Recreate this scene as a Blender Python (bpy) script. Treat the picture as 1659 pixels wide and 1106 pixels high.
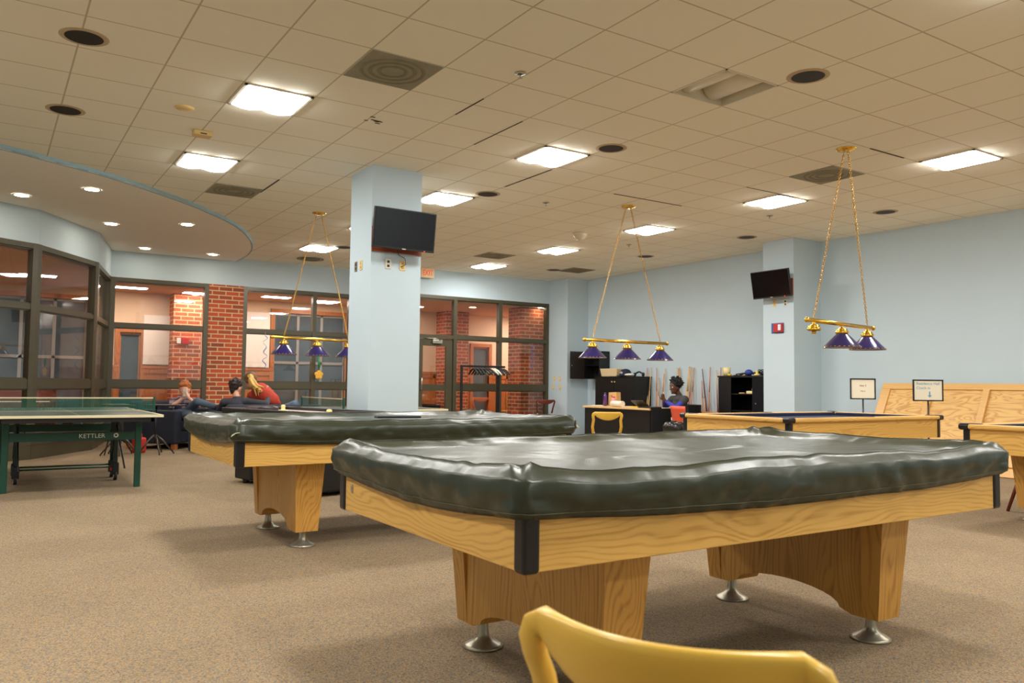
import bpy, bmesh, math, random
from mathutils import Vector, Matrix, noise
R = math.radians
PI = math.pi
random.seed(7)
scene = bpy.context.scene
for o in list(bpy.data.objects):
    bpy.data.objects.remove(o)
COL = scene.collection

# ------------------------------------------------------------------ camera
F_PX, YAW, PITCH, ROLL = 1311.78, R(32.993), R(3.089), R(0.657)
CAM = Vector((-2.309, -5.505, 1.12))
CE = 3.597                      # tiled ceiling height
T = 0.6096                      # ceiling tile module
fw = Vector((math.sin(YAW)*math.cos(PITCH), math.cos(YAW)*math.cos(PITCH), math.sin(PITCH)))
r0 = Vector((math.cos(YAW), -math.sin(YAW), 0)); u0 = r0.cross(fw)
cr = math.cos(ROLL)*r0 + math.sin(ROLL)*u0
cu = -math.sin(ROLL)*r0 + math.cos(ROLL)*u0
cd = bpy.data.cameras.new('camera'); cam = bpy.data.objects.new('camera', cd); COL.objects.link(cam)
cd.sensor_width = 36; cd.sensor_fit = 'HORIZONTAL'; cd.lens = F_PX/1659*36
cd.clip_start = 0.05; cd.clip_end = 200
M_ = Matrix((cr, cu, -fw)).transposed().to_4x4(); M_.translation = CAM
cam.matrix_world = M_
cd.dof.use_dof = True; cd.dof.focus_distance = 5.0; cd.dof.aperture_fstop = 5.6
scene.camera = cam

# ------------------------------------------------------------------ world, light levels, exposure
w = bpy.data.worlds.new('night'); scene.world = w; w.use_nodes = True
w.node_tree.nodes['Background'].inputs[0].default_value = (0.02, 0.03, 0.06, 1)
w.node_tree.nodes['Background'].inputs[1].default_value = 0.6
PANEL_LIGHT = 65.0     # troffers of the hall
DOWN_LIGHT = 80.0       # small downlights of the soffit
HALL_LIGHT = 62.0      # panels of the corridor behind the glass
scene.view_settings.view_transform = 'Standard'; scene.view_settings.look = 'None'
scene.view_settings.gamma = 1; scene.view_settings.use_curve_mapping = False
scene.view_settings.exposure = 0.0
scene.cycles.use_denoising = True
scene.cycles.max_bounces = 10; scene.cycles.diffuse_bounces = 5
scene.cycles.sample_clamp_indirect = 6.0
scene.cycles.caustics_reflective = False; scene.cycles.caustics_refractive = False

# ------------------------------------------------------------------ sight-line helpers (a pixel of the photograph onto a real plane)
def ray(x, y): return fw + cr*((x-829.5)/F_PX) + cu*((553-y)/F_PX)
def onz(x, y, z): d = ray(x, y); return CAM + d*((z-CAM.z)/d.z)
def ony(x, y, Y): d = ray(x, y); return CAM + d*((Y-CAM.y)/d.y)
def onx(x, y, X): d = ray(x, y); return CAM + d*((X-CAM.x)/d.x)
def ond(x, y, Z): return CAM + ray(x, y)*Z

# ------------------------------------------------------------------ materials
def srgb(c):
    return tuple(((v/255)/12.92 if v/255 <= .04045 else ((v/255+.055)/1.055)**2.4) for v in c) + (1,)
MATS = {}
def mat(name, col, rough=.6, metal=0, spec=.5, noise_amt=0.0, noise_scale=8, bump=0, bump_scale=60, bump_dist=.01, coat=0, emit=None, estr=0, sub=0):
    """plain procedural surface: base colour with a faint noise variation and optional bump"""
    if name in MATS: return MATS[name]
    m = bpy.data.materials.new(name); m.use_nodes = True; nt = m.node_tree
    b = nt.nodes['Principled BSDF']
    c = srgb(col)
    b.inputs['Base Color'].default_value = c
    b.inputs['Roughness'].default_value = rough; b.inputs['Metallic'].default_value = metal
    b.inputs['Specular IOR Level'].default_value = spec
    if coat: b.inputs['Coat Weight'].default_value = coat; b.inputs['Coat Roughness'].default_value = .15
    if emit: b.inputs['Emission Color'].default_value = srgb(emit); b.inputs['Emission Strength'].default_value = estr
    tc = nt.nodes.new('ShaderNodeTexCoord')
    n = nt.nodes.new('ShaderNodeTexNoise'); n.inputs['Scale'].default_value = noise_scale; n.inputs['Detail'].default_value = 4
    nt.links.new(tc.outputs['Object'], n.inputs['Vector'])
    mx = nt.nodes.new('ShaderNodeMix'); mx.data_type = 'RGBA'
    mx.inputs[6].default_value = tuple(v*(1-noise_amt) for v in c[:3]) + (1,)
    mx.inputs[7].default_value = tuple(min(1, v*(1+noise_amt)) for v in c[:3]) + (1,)
    nt.links.new(n.outputs['Fac'], mx.inputs[0]); nt.links.new(mx.outputs[2], b.inputs['Base Color'])
    if bump:
        n2 = nt.nodes.new('ShaderNodeTexNoise'); n2.inputs['Scale'].default_value = bump_scale; n2.inputs['Detail'].default_value = 3
        nt.links.new(tc.outputs['Object'], n2.inputs['Vector'])
        bp = nt.nodes.new('ShaderNodeBump'); bp.inputs['Strength'].default_value = bump; bp.inputs['Distance'].default_value = bump_dist
        nt.links.new(n2.outputs['Fac'], bp.inputs['Height']); nt.links.new(bp.outputs['Normal'], b.inputs['Normal'])
    MATS[name] = m
    return m
def emis(name, col, strength):
    if name in MATS: return MATS[name]
    m = bpy.data.materials.new(name); m.use_nodes = True; nt = m.node_tree; nt.nodes.clear()
    e = nt.nodes.new('ShaderNodeEmission'); e.inputs[0].default_value = tuple(col)+(1,); e.inputs[1].default_value = strength
    o = nt.nodes.new('ShaderNodeOutputMaterial'); nt.links.new(e.outputs[0], o.inputs[0])
    MATS[name] = m; return m
def wood(name, light, dark, axis='X', fine=1.0, rings=1.0, rough=.35, spec=.5):
    """grain running along `axis` in object space: fine pores and wide cathedral figure"""
    if name in MATS: return MATS[name]
    m = bpy.data.materials.new(name); m.use_nodes = True; nt = m.node_tree; b = nt.nodes['Principled BSDF']
    b.inputs['Roughness'].default_value = rough; b.inputs['Specular IOR Level'].default_value = spec
    tc = nt.nodes.new('ShaderNodeTexCoord')
    mp = nt.nodes.new('ShaderNodeMapping'); nt.links.new(tc.outputs['Object'], mp.inputs[0])
    i = 'XYZ'.index(axis)
    s = [4.0]*3; s[i] = 1.1; mp.inputs['Scale'].default_value = s
    n = nt.nodes.new('ShaderNodeTexNoise'); n.inputs['Scale'].default_value = 1.0*rings; n.inputs['Detail'].default_value = 1.5; n.inputs['Distortion'].default_value = .3
    nt.links.new(mp.outputs[0], n.inputs['Vector'])
    wv = [33.0*rings, 33.0*rings, 33.0*rings]; wv[i] = 0
    dt = nt.nodes.new('ShaderNodeVectorMath'); dt.operation = 'DOT_PRODUCT'; nt.links.new(tc.outputs['Object'], dt.inputs[0]); dt.inputs[1].default_value = wv
    mul = nt.nodes.new('ShaderNodeMath'); mul.operation = 'MULTIPLY_ADD'; mul.inputs[1].default_value = 12
    nt.links.new(n.outputs['Fac'], mul.inputs[0]); nt.links.new(dt.outputs['Value'], mul.inputs[2])
    pp = nt.nodes.new('ShaderNodeMath'); pp.operation = 'PINGPONG'; pp.inputs[1].default_value = .5
    nt.links.new(mul.outputs[0], pp.inputs[0])
    mp2 = nt.nodes.new('ShaderNodeMapping'); nt.links.new(tc.outputs['Object'], mp2.inputs[0])
    s2 = [75.0*fine]*3; s2[i] = 1.6; mp2.inputs['Scale'].default_value = s2
    n2 = nt.nodes.new('ShaderNodeTexNoise'); n2.inputs['Scale'].default_value = 1; n2.inputs['Detail'].default_value = 3
    nt.links.new(mp2.outputs[0], n2.inputs['Vector'])
    add = nt.nodes.new('ShaderNodeMath'); add.operation = 'MULTIPLY_ADD'; add.inputs[1].default_value = .9
    nt.links.new(pp.outputs[0], add.inputs[0])
    m2 = nt.nodes.new('ShaderNodeMath'); m2.operation = 'MULTIPLY'; m2.inputs[1].default_value = .75
    nt.links.new(n2.outputs['Fac'], m2.inputs[0]); nt.links.new(m2.outputs[0], add.inputs[2])
    rp = nt.nodes.new('ShaderNodeValToRGB'); rp.color_ramp.elements[0].position = .25; rp.color_ramp.elements[1].position = .62
    rp.color_ramp.elements[0].color = srgb(dark); rp.color_ramp.elements[1].color = srgb(light)
    nt.links.new(add.outputs[0], rp.inputs[0]); nt.links.new(rp.outputs[0], b.inputs['Base Color'])
    MATS[name] = m; return m
def brick(name, axis='X', sc=1.0):
    if name in MATS: return MATS[name]
    m = bpy.data.materials.new(name); m.use_nodes = True; nt = m.node_tree; b = nt.nodes['Principled BSDF']
    b.inputs['Roughness'].default_value = .85
    tc = nt.nodes.new('ShaderNodeTexCoord'); sp = nt.nodes.new('ShaderNodeSeparateXYZ'); nt.links.new(tc.outputs['Object'], sp.inputs[0])
    ad = nt.nodes.new('ShaderNodeMath'); ad.operation = 'ADD'
    nt.links.new(sp.outputs[0], ad.inputs[0]); nt.links.new(sp.outputs[1], ad.inputs[1])
    cb = nt.nodes.new('ShaderNodeCombineXYZ'); nt.links.new(ad.outputs[0], cb.inputs[0]); nt.links.new(sp.outputs[2], cb.inputs[1])
    br = nt.nodes.new('ShaderNodeTexBrick'); nt.links.new(cb.outputs[0], br.inputs['Vector'])
    br.inputs['Scale'].default_value = sc; br.inputs['Brick Width'].default_value = .26; br.inputs['Row Height'].default_value = .086
    br.inputs['Mortar Size'].default_value = .010; br.inputs['Mortar Smooth'].default_value = .1; br.offset = .5
    br.inputs['Color1'].default_value = srgb((190, 82, 50)); br.inputs['Color2'].default_value = srgb((120, 66, 48)); br.inputs['Bias'].default_value = -.25
    br.inputs['Mortar'].default_value = srgb((205, 175, 130))
    nt.links.new(br.outputs['Color'], b.inputs['Base Color'])
    bp = nt.nodes.new('ShaderNodeBump'); bp.inputs['Strength'].default_value = .4; bp.inputs['Distance'].default_value = .01; bp.invert = True
    nt.links.new(br.outputs['Fac'], bp.inputs['Height']); nt.links.new(bp.outputs[0], b.inputs['Normal'])
    MATS[name] = m; return m
def carpet():
    m = bpy.data.materials.new('carpet'); m.use_nodes = True; nt = m.node_tree; b = nt.nodes['Principled BSDF']
    b.inputs['Roughness'].default_value = .95; b.inputs['Specular IOR Level'].default_value = .1
    tc = nt.nodes.new('ShaderNodeTexCoord')
    v = nt.nodes.new('ShaderNodeTexVoronoi'); v.inputs['Scale'].default_value = 170; nt.links.new(tc.outputs['Object'], v.inputs['Vector'])
    sp = nt.nodes.new('ShaderNodeSeparateColor'); nt.links.new(v.outputs['Color'], sp.inputs[0])
    rp = nt.nodes.new('ShaderNodeValToRGB'); rp.color_ramp.interpolation = 'CONSTANT'
    cols = [(0, (150, 131, 106)), (.22, (132, 115, 94)), (.4, (164, 143, 113)), (.58, (124, 120, 117)), (.66, (170, 136, 96)), (.80, (141, 124, 99)), (.94, (106, 97, 88))]
    el = rp.color_ramp.elements
    el[0].position = 0; el[0].color = srgb(cols[0][1]); el[1].position = cols[1][0]; el[1].color = srgb(cols[1][1])
    for p_, c_ in cols[2:]:
        e = el.new(p_); e.color = srgb(c_)
    nt.links.new(sp.outputs[0], rp.inputs[0])
    n = nt.nodes.new('ShaderNodeTexNoise'); n.inputs['Scale'].default_value = 1.3; n.inputs['Detail'].default_value = 3; nt.links.new(tc.outputs['Object'], n.inputs['Vector'])
    mr = nt.nodes.new('ShaderNodeMapRange'); mr.inputs['From Min'].default_value = .3; mr.inputs['From Max'].default_value = .7
    mr.inputs['To Min'].default_value = .93; mr.inputs['To Max'].default_value = 1.07; nt.links.new(n.outputs['Fac'], mr.inputs[0])
    mx = nt.nodes.new('ShaderNodeMix'); mx.data_type = 'RGBA'; mx.blend_type = 'MULTIPLY'; mx.inputs[0].default_value = 1
    nt.links.new(rp.outputs[0], mx.inputs[6]); nt.links.new(mr.outputs[0], mx.inputs[7]); nt.links.new(mx.outputs[2], b.inputs['Base Color'])
    bp = nt.nodes.new('ShaderNodeBump'); bp.inputs['Strength'].default_value = .5; bp.inputs['Distance'].default_value = .006
    nt.links.new(v.outputs['Distance'], bp.inputs['Height']); nt.links.new(bp.outputs[0], b.inputs['Normal'])
    return m
def tiled_ceiling():
    m = bpy.data.materials.new('acoustic_tile'); m.use_nodes = True; nt = m.node_tree; b = nt.nodes['Principled BSDF']
    b.inputs['Roughness'].default_value = .9; b.inputs['Specular IOR Level'].default_value = .15
    tc = nt.nodes.new('ShaderNodeTexCoord'); sp = nt.nodes.new('ShaderNodeSeparateXYZ'); nt.links.new(tc.outputs['Object'], sp.inputs[0])
    outs = []
    for k in (0, 1):
        a = nt.nodes.new('ShaderNodeMath'); a.operation = 'DIVIDE'; a.inputs[1].default_value = T; nt.links.new(sp.outputs[k], a.inputs[0])
        p_ = nt.nodes.new('ShaderNodeMath'); p_.operation = 'PINGPONG'; p_.inputs[1].default_value = .5; nt.links.new(a.outputs[0], p_.inputs[0])
        l = nt.nodes.new('ShaderNodeMapRange'); l.inputs['From Min'].default_value = .006; l.inputs['From Max'].default_value = .014
        l.inputs['To Min'].default_value = 1; l.inputs['To Max'].default_value = 0; nt.links.new(p_.outputs[0], l.inputs[0]); outs.append(l)
    mxm = nt.nodes.new('ShaderNodeMath'); mxm.operation = 'MAXIMUM'; nt.links.new(outs[0].outputs[0], mxm.inputs[0]); nt.links.new(outs[1].outputs[0], mxm.inputs[1])
    n = nt.nodes.new('ShaderNodeTexNoise'); n.inputs['Scale'].default_value = 140; n.inputs['Detail'].default_value = 2; nt.links.new(tc.outputs['Object'], n.inputs['Vector'])
    mx0 = nt.nodes.new('ShaderNodeMix'); mx0.data_type = 'RGBA'; mx0.inputs[6].default_value = srgb(TILE_A); mx0.inputs[7].default_value = srgb(TILE_B)
    nt.links.new(n.outputs['Fac'], mx0.inputs[0])
    mx = nt.nodes.new('ShaderNodeMix'); mx.data_type = 'RGBA'; nt.links.new(mxm.outputs[0], mx.inputs[0])
    nt.links.new(mx0.outputs[2], mx.inputs[6]); mx.inputs[7].default_value = srgb((198, 186, 160)); nt.links.new(mx.outputs[2], b.inputs['Base Color'])  # grid lines darker: narrow shadow along the tile edges put into the colour
    bp = nt.nodes.new('ShaderNodeBump'); bp.inputs['Strength'].default_value = .15; bp.inputs['Distance'].default_value = .004
    nt.links.new(n.outputs['Fac'], bp.inputs['Height']); nt.links.new(bp.outputs[0], b.inputs['Normal'])
    return m
TILE_A, TILE_B = (244, 238, 218), (250, 244, 226)
def glass(name, tint=(1, 1, 1), refl=1.0):
    if name in MATS: return MATS[name]
    m = bpy.data.materials.new(name); m.use_nodes = True; nt = m.node_tree; nt.nodes.clear()
    t = nt.nodes.new('ShaderNodeBsdfTransparent'); t.inputs[0].default_value = tuple(tint)+(1,)
    g = nt.nodes.new('ShaderNodeBsdfGlossy'); g.inputs['Roughness'].default_value = .01
    f = nt.nodes.new('ShaderNodeLayerWeight'); f.inputs[0].default_value = .5
    pw = nt.nodes.new('ShaderNodeMath'); pw.operation = 'POWER'; pw.inputs[1].default_value = 5; nt.links.new(f.outputs['Facing'], pw.inputs[0])
    mu = nt.nodes.new('ShaderNodeMath'); mu.operation = 'MULTIPLY_ADD'; mu.inputs[1].default_value = .9*refl; mu.inputs[2].default_value = .045*refl; nt.links.new(pw.outputs[0], mu.inputs[0])
    n = nt.nodes.new('ShaderNodeTexNoise'); n.inputs['Scale'].default_value = 3
    mr = nt.nodes.new('ShaderNodeMapRange'); mr.inputs['To Min'].default_value = .005; mr.inputs['To Max'].default_value = .02
    nt.links.new(n.outputs['Fac'], mr.inputs[0]); nt.links.new(mr.outputs[0], g.inputs['Roughness'])
    mx = nt.nodes.new('ShaderNodeMixShader'); nt.links.new(mu.outputs[0], mx.inputs[0]); nt.links.new(t.outputs[0], mx.inputs[1]); nt.links.new(g.outputs[0], mx.inputs[2])
    o = nt.nodes.new('ShaderNodeOutputMaterial'); nt.links.new(mx.outputs[0], o.inputs[0])
    MATS[name] = m; return m
def plywood():
    m = bpy.data.materials.new('plywood'); m.use_nodes = True; nt = m.node_tree; b = nt.nodes['Principled BSDF']
    b.inputs['Roughness'].default_value = .5
    tc = nt.nodes.new('ShaderNodeTexCoord'); mp = nt.nodes.new('ShaderNodeMapping'); nt.links.new(tc.outputs['Object'], mp.inputs[0])
    mp.inputs['Scale'].default_value = (1, 1.0, 5.5)
    n = nt.nodes.new('ShaderNodeTexNoise'); n.inputs['Scale'].default_value = 1.7; n.inputs['Detail'].default_value = 1.2; n.inputs['Distortion'].default_value = .6
    nt.links.new(mp.outputs[0], n.inputs['Vector'])
    mu = nt.nodes.new('ShaderNodeMath'); mu.operation = 'MULTIPLY'; mu.inputs[1].default_value = 8; nt.links.new(n.outputs['Fac'], mu.inputs[0])
    pp = nt.nodes.new('ShaderNodeMath'); pp.operation = 'PINGPONG'; pp.inputs[1].default_value = .5; nt.links.new(mu.outputs[0], pp.inputs[0])
    rp = nt.nodes.new('ShaderNodeValToRGB'); rp.color_ramp.elements[0].position = .04; rp.color_ramp.elements[1].position = .3
    rp.color_ramp.elements[0].color = srgb((202, 148, 80)); rp.color_ramp.elements[1].color = srgb((224, 180, 108))
    nt.links.new(pp.outputs[0], rp.inputs[0]); nt.links.new(rp.outputs[0], b.inputs['Base Color'])
    return m

# ------------------------------------------------------------------ object helpers
def tag(o, label=None, cat=None, group=None, kind=None):
    if label: o['label'] = label
    if cat: o['category'] = cat
    if group: o['group'] = group
    if kind: o['kind'] = kind
    return o
def thing(name, label, cat, loc=(0, 0, 0), rz=0, group=None):
    o = bpy.data.objects.new(name, None); COL.objects.link(o); o.location = loc; o.rotation_euler = (0, 0, rz)
    o.empty_display_size = .1
    return tag(o, label, cat, group)
def children(o): return [c for c in bpy.data.objects if c.parent == o]
def copy_tree(o, parent=None):
    c = o.copy(); COL.objects.link(c)
    if parent: c.parent = parent
    for ch in children(o):
        if ch is not c: copy_tree(ch, c)
    return c
class MB:
    def __init__(s): s.v = []; s.f = []; s.sm = []
    def raw(s, vs, fs, smooth=False):
        n = len(s.v); s.v += [tuple(v) for v in vs]; s.f += [tuple(i+n for i in f) for f in fs]; s.sm += [smooth]*len(fs); return s
    def bm(s, bm, smooth=False):
        bm.verts.ensure_lookup_table(); bm.verts.index_update()
        s.raw([v.co[:] for v in bm.verts], [[v.index for v in f.verts] for f in bm.faces], smooth); bm.free(); return s
    def box(s, x0, x1, y0, y1, z0, z1, bev=0, seg=2, M=None):
        b = bmesh.new(); bmesh.ops.create_cube(b, size=1)
        for v in b.verts: v.co = Vector(((x0+x1)/2+v.co.x*(x1-x0), (y0+y1)/2+v.co.y*(y1-y0), (z0+z1)/2+v.co.z*(z1-z0)))
        if bev: bmesh.ops.bevel(b, geom=b.edges[:], offset=bev, segments=seg, affect='EDGES', profile=.5)
        if M is not None: bmesh.ops.transform(b, matrix=M, verts=b.verts[:])
        return s.bm(b, False)
    def cyl(s, p0, p1, r1, r2=None, n=16, caps=True, smooth=True):
        p0 = Vector(p0); p1 = Vector(p1); r2 = r1 if r2 is None else r2
        d = (p1-p0).normalized(); a = d.orthogonal().normalized(); b = d.cross(a)
        vs = []; fs = []
        for p, r in ((p0, r1), (p1, r2)):
            for i in range(n):
                t = 2*PI*i/n; vs.append(p+(a*math.cos(t)+b*math.sin(t))*r)
        for i in range(n): j = (i+1) % n; fs.append((i, j, n+j, n+i))
        s.raw(vs, fs, smooth)
        if caps: s.raw(vs[:n][::-1], [tuple(range(n))]); s.raw(vs[n:], [tuple(range(n))])
        return s
    def lathe(s, prof, c=(0, 0, 0), n=24, smooth=True, caps=True):
        vs = []; fs = []
        for r, z in prof:
            for i in range(n): t = 2*PI*i/n; vs.append((c[0]+r*math.cos(t), c[1]+r*math.sin(t), c[2]+z))
        for k in range(len(prof)-1):
            for i in range(n): j = (i+1) % n; fs.append((k*n+i, k*n+j, (k+1)*n+j, (k+1)*n+i))
        s.raw(vs, fs, smooth)
        if not caps: return s
        if prof[0][0] > 1e-4: s.raw(vs[:n][::-1], [tuple(range(n))])
        if prof[-1][0] > 1e-4: s.raw(vs[-n:], [tuple(range(n))])
        return s
    def tube(s, pts, r, n=8, closed=False, smooth=True):
        pts = [Vector(p) for p in pts]; m = len(pts); vs = []; fs = []; prev = None
        rr = r if isinstance(r, (list, tuple)) else [r]*m
        for i, p in enumerate(pts):
            t = (pts[(i+1) % m]-pts[i-1]) if closed else (pts[min(i+1, m-1)]-pts[max(i-1, 0)])
            t.normalize()
            if prev is None: a = t.orthogonal().normalized()
            else:
                a = prev - t*prev.dot(t); a = a.normalized() if a.length > 1e-6 else t.orthogonal().normalized()
            prev = a; b = t.cross(a)
            for k in range(n): q = 2*PI*k/n; vs.append(p+(a*math.cos(q)+b*math.sin(q))*rr[i])
        for i in range(m if closed else m-1):
            i2 = (i+1) % m
            for k in range(n): k2 = (k+1) % n; fs.append((i*n+k, i*n+k2, i2*n+k2, i2*n+k))
        s.raw(vs, fs, smooth)
        if not closed: s.raw(vs[:n][::-1], [tuple(range(n))]); s.raw(vs[-n:], [tuple(range(n))])
        return s
    def band(s, pts, ws, hs, n0, n=14, smooth=True):
        """elliptic section swept along pts; ws = half thickness along the carried normal, hs = half height across it"""
        pts = [Vector(p) for p in pts]; m = len(pts); vs = []; fs = []; prev = Vector(n0)
        for i, p in enumerate(pts):
            t = (pts[min(i+1, m-1)]-pts[max(i-1, 0)]).normalized()
            a = (prev - t*prev.dot(t)).normalized(); prev = a; b = t.cross(a)
            for k in range(n):
                q = 2*PI*k/n; cx = math.cos(q); sx = math.sin(q)
                vs.append(p+a*ws[i]*math.copysign(abs(cx)**.7, cx)+b*hs[i]*math.copysign(abs(sx)**.7, sx))
        for i in range(m-1):
            for k in range(n): k2 = (k+1) % n; fs.append((i*n+k, i*n+k2, (i+1)*n+k2, (i+1)*n+k))
        s.raw(vs, fs, smooth); s.raw(vs[:n][::-1], [tuple(range(n))], smooth); s.raw(vs[-n:], [tuple(range(n))], smooth)
        return s
    def prism(s, poly, z0, z1, M=None):
        n = len(poly); vs = [Vector((x, y, z0)) for x, y in poly]+[Vector((x, y, z1)) for x, y in poly]
        if M is not None: vs = [M @ v for v in vs]
        fs = [tuple(range(n))[::-1], tuple(range(n, 2*n))]+[(i, (i+1) % n, n+(i+1) % n, n+i) for i in range(n)]
        return s.raw(vs, fs)
    def ball(s, c, r, n=16, m=10, M=None, smooth=True):
        if not isinstance(r, (tuple, list)): r = (r, r, r)
        b = bmesh.new(); bmesh.ops.create_uvsphere(b, u_segments=n, v_segments=m, radius=1)
        for v in b.verts: v.co = Vector((v.co.x*r[0], v.co.y*r[1], v.co.z*r[2]))
        if M is not None: bmesh.ops.transform(b, matrix=M, verts=b.verts[:])
        for v in b.verts: v.co += Vector(c)
        return s.bm(b, smooth)
    def text(s, body, size, M, depth=.001, align='CENTER'):
        cu_ = bpy.data.curves.new('t', 'FONT'); cu_.body = body; cu_.size = size; cu_.extrude = depth; cu_.align_x = align; cu_.align_y = 'CENTER'
        to = bpy.data.objects.new('t', cu_); COL.objects.link(to)
        dg = bpy.context.evaluated_depsgraph_get(); me = bpy.data.meshes.new_from_object(to.evaluated_get(dg))
        s.raw([M @ v.co for v in me.vertices], [tuple(p.vertices) for p in me.polygons])
        bpy.data.objects.remove(to); bpy.data.meshes.remove(me); bpy.data.curves.remove(cu_)
        return s
    def build(s, name, m, parent=None, label=None, cat=None, group=None, kind=None, loc=None, rz=0):
        me = bpy.data.meshes.new(name); me.from_pydata(s.v, [], s.f); me.validate(); me.materials.append(m)
        if len(me.polygons) == len(s.sm): me.polygons.foreach_set('use_smooth', s.sm)
        b = bmesh.new(); b.from_mesh(me); bmesh.ops.remove_doubles(b, verts=b.verts[:], dist=1e-5); bmesh.ops.recalc_face_normals(b, faces=b.faces[:]); b.to_mesh(me); b.free()
        o = bpy.data.objects.new(name, me); COL.objects.link(o)
        if parent: o.parent = parent
        if loc is not None: o.location = loc
        if rz: o.rotation_euler = (0, 0, rz)
        return tag(o, label, cat, group, kind)
def box_part(name, b, m, parent, bev=0, **k): return MB().box(*b, bev=bev).build(name, m, parent, **k)
def struct(name, mb, m, parent=None): return mb.build(name, m, parent, kind='structure' if parent is None else None)
def remesh(name, prims, m, parent, vox=.012, it=4, **k):
    """one continuous skin around capsules and ellipsoids: (p0,p1,r0,r1) or ('e',centre,(rx,ry,rz),rotation)"""
    mb = MB()
    for p in prims:
        if p[0] == 'e': mb.ball(p[1], p[2], 20, 14, (p[3].to_4x4() if len(p) > 3 else None))
        else:
            a, b_, ra, rb = p; mb.cyl(a, b_, ra, rb, 14); mb.ball(a, ra, 14, 10); mb.ball(b_, rb, 14, 10)
    me = bpy.data.meshes.new(name); me.from_pydata(mb.v, [], mb.f)
    t = bpy.data.objects.new('t', me); COL.objects.link(t)
    md = t.modifiers.new('r', 'REMESH'); md.mode = 'VOXEL'; md.voxel_size = vox
    ms = t.modifiers.new('s', 'SMOOTH'); ms.iterations = it; ms.factor = .5
    dg = bpy.context.evaluated_depsgraph_get(); me2 = bpy.data.meshes.new_from_object(t.evaluated_get(dg)); bpy.data.objects.remove(t)
    me2.name = name; me2.materials.clear(); me2.materials.append(m)
    me2.polygons.foreach_set('use_smooth', [True]*len(me2.polygons))
    o = bpy.data.objects.new(name, me2); COL.objects.link(o)
    if parent: o.parent = parent
    return tag(o, **k)

# common materials
BLUE = mat('pale_blue_paint', (193, 209, 217), .75, noise_amt=.03, noise_scale=3, bump=.05)
FRAME = mat('bronze_frame', (80, 74, 56), .35, .2, noise_amt=.08)
BLACK = mat('black_plastic', (22, 22, 24), .4, noise_amt=.1)
BLACKM = mat('black_laminate', (20, 19, 19), .35, noise_amt=.1)
BRASS = mat('brass', (235, 190, 80), .22, 1, noise_amt=.08)
STEEL = mat('brushed_steel', (190, 185, 172), .35, .9, noise_amt=.08)
CREAMP = mat('cream_wall_plate', (226, 196, 130), .5, noise_amt=.05)
OAK_X = wood('light_oak_x', (226, 178, 94), (196, 144, 66), 'X', rings=1.5)
OAK_Y = wood('light_oak_y', (224, 176, 94), (194, 142, 66), 'Y', rings=1.5)
OAK_Z = wood('light_oak_z', (216, 160, 78), (180, 124, 52), 'Z', fine=.8, rings=1.3)
CHERRY = wood('orange_wood', (190, 116, 62), (150, 82, 40), 'Z')
WHITEP = mat('white_plastic', (235, 232, 222), .5, noise_amt=.03)
YELLOWP = mat('yellow_plastic', (232, 186, 74), .32, noise_amt=.04, noise_scale=3, coat=.2)
# ------------------------------------------------------------------ the hall: floor, ceiling, walls
XR, YB, YL, YN, XL = 9.42, 10.04, 11.1, -9.5, -6.5   # right wall, back wall (right part), back wall (left part), wall behind the camera, left wall
HD = 3.05                                            # top of the storefront frames
struct('floor', MB().box(XL-.2, 14.5, YN-.2, 14.2, -.1, 0), carpet())
# tiled ceiling with one open cell for the unlit troffer
ux0, ux1, uy0, uy1 = 4*T, 5*T, -2*T, -T
mb = MB()
for (a, b_, c, d) in ((XL, ux0, YN, YL), (ux1, XR, YN, YL), (ux0, ux1, YN, uy0), (ux0, ux1, uy1, YL)):
    mb.box(a, b_, c, d, CE, CE+.06)
ceiling = struct('ceiling', mb, tiled_ceiling())
# dark open joints where the tiles have shifted
mb = MB()
for (x, y, L, ax, wd) in ((5*T, 3.2*T, 1.0, 1, .02), (3*T, 1.2*T, .9, 1, .012), (2*T, 0.7*T, .5, 1, .012), (1*T, 7*T, .8, 1, .02), (7.2*T, 4*T, 1.2, 0, .022), (8.6*T, -1*T, .6, 0, .02), (9*T, 2*T, .9, 0, .012)):
    if ax: mb.box(x-wd/2, x+wd/2, y, y+L, CE-.004, CE-.001)
    else: mb.box(x, x+L, y-wd/2, y+wd/2, CE-.004, CE-.001)
mb.build('open_joint', mat('dark_gap', (70, 58, 44), .9), ceiling, kind='stuff')
# lower curved soffit
CURVE = [(-6.5, 3.75), (-4.6, 3.8), (-3.4, 4.05), (-2.275, 4.5), (-1.83, 4.74), (-1.17, 5.15), (-.55, 5.68), (0, 6.22), (.63, 6.98), (1.05, 7.66), (1.4, 8.45), (1.64, 9.2), (1.78, 9.9), (1.83, 10.5), (1.84, 11.1)]
def smooth_curve(P, n=6):
    out = []
    for i in range(len(P)-1):
        p0, p1, p2, p3 = [Vector(P[max(0, min(len(P)-1, i+k))]) for k in (-1, 0, 1, 2)]
        for j in range(n):
            t = j/n; out.append(tuple(.5*((2*p1)+(p2-p0)*t+(2*p0-5*p1+4*p2-p3)*t*t+(3*p1-p0-3*p2+p3)*t**3)))
    out.append(tuple(P[-1])); return out
SC = smooth_curve(CURVE)
SOFZ = 3.54
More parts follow.
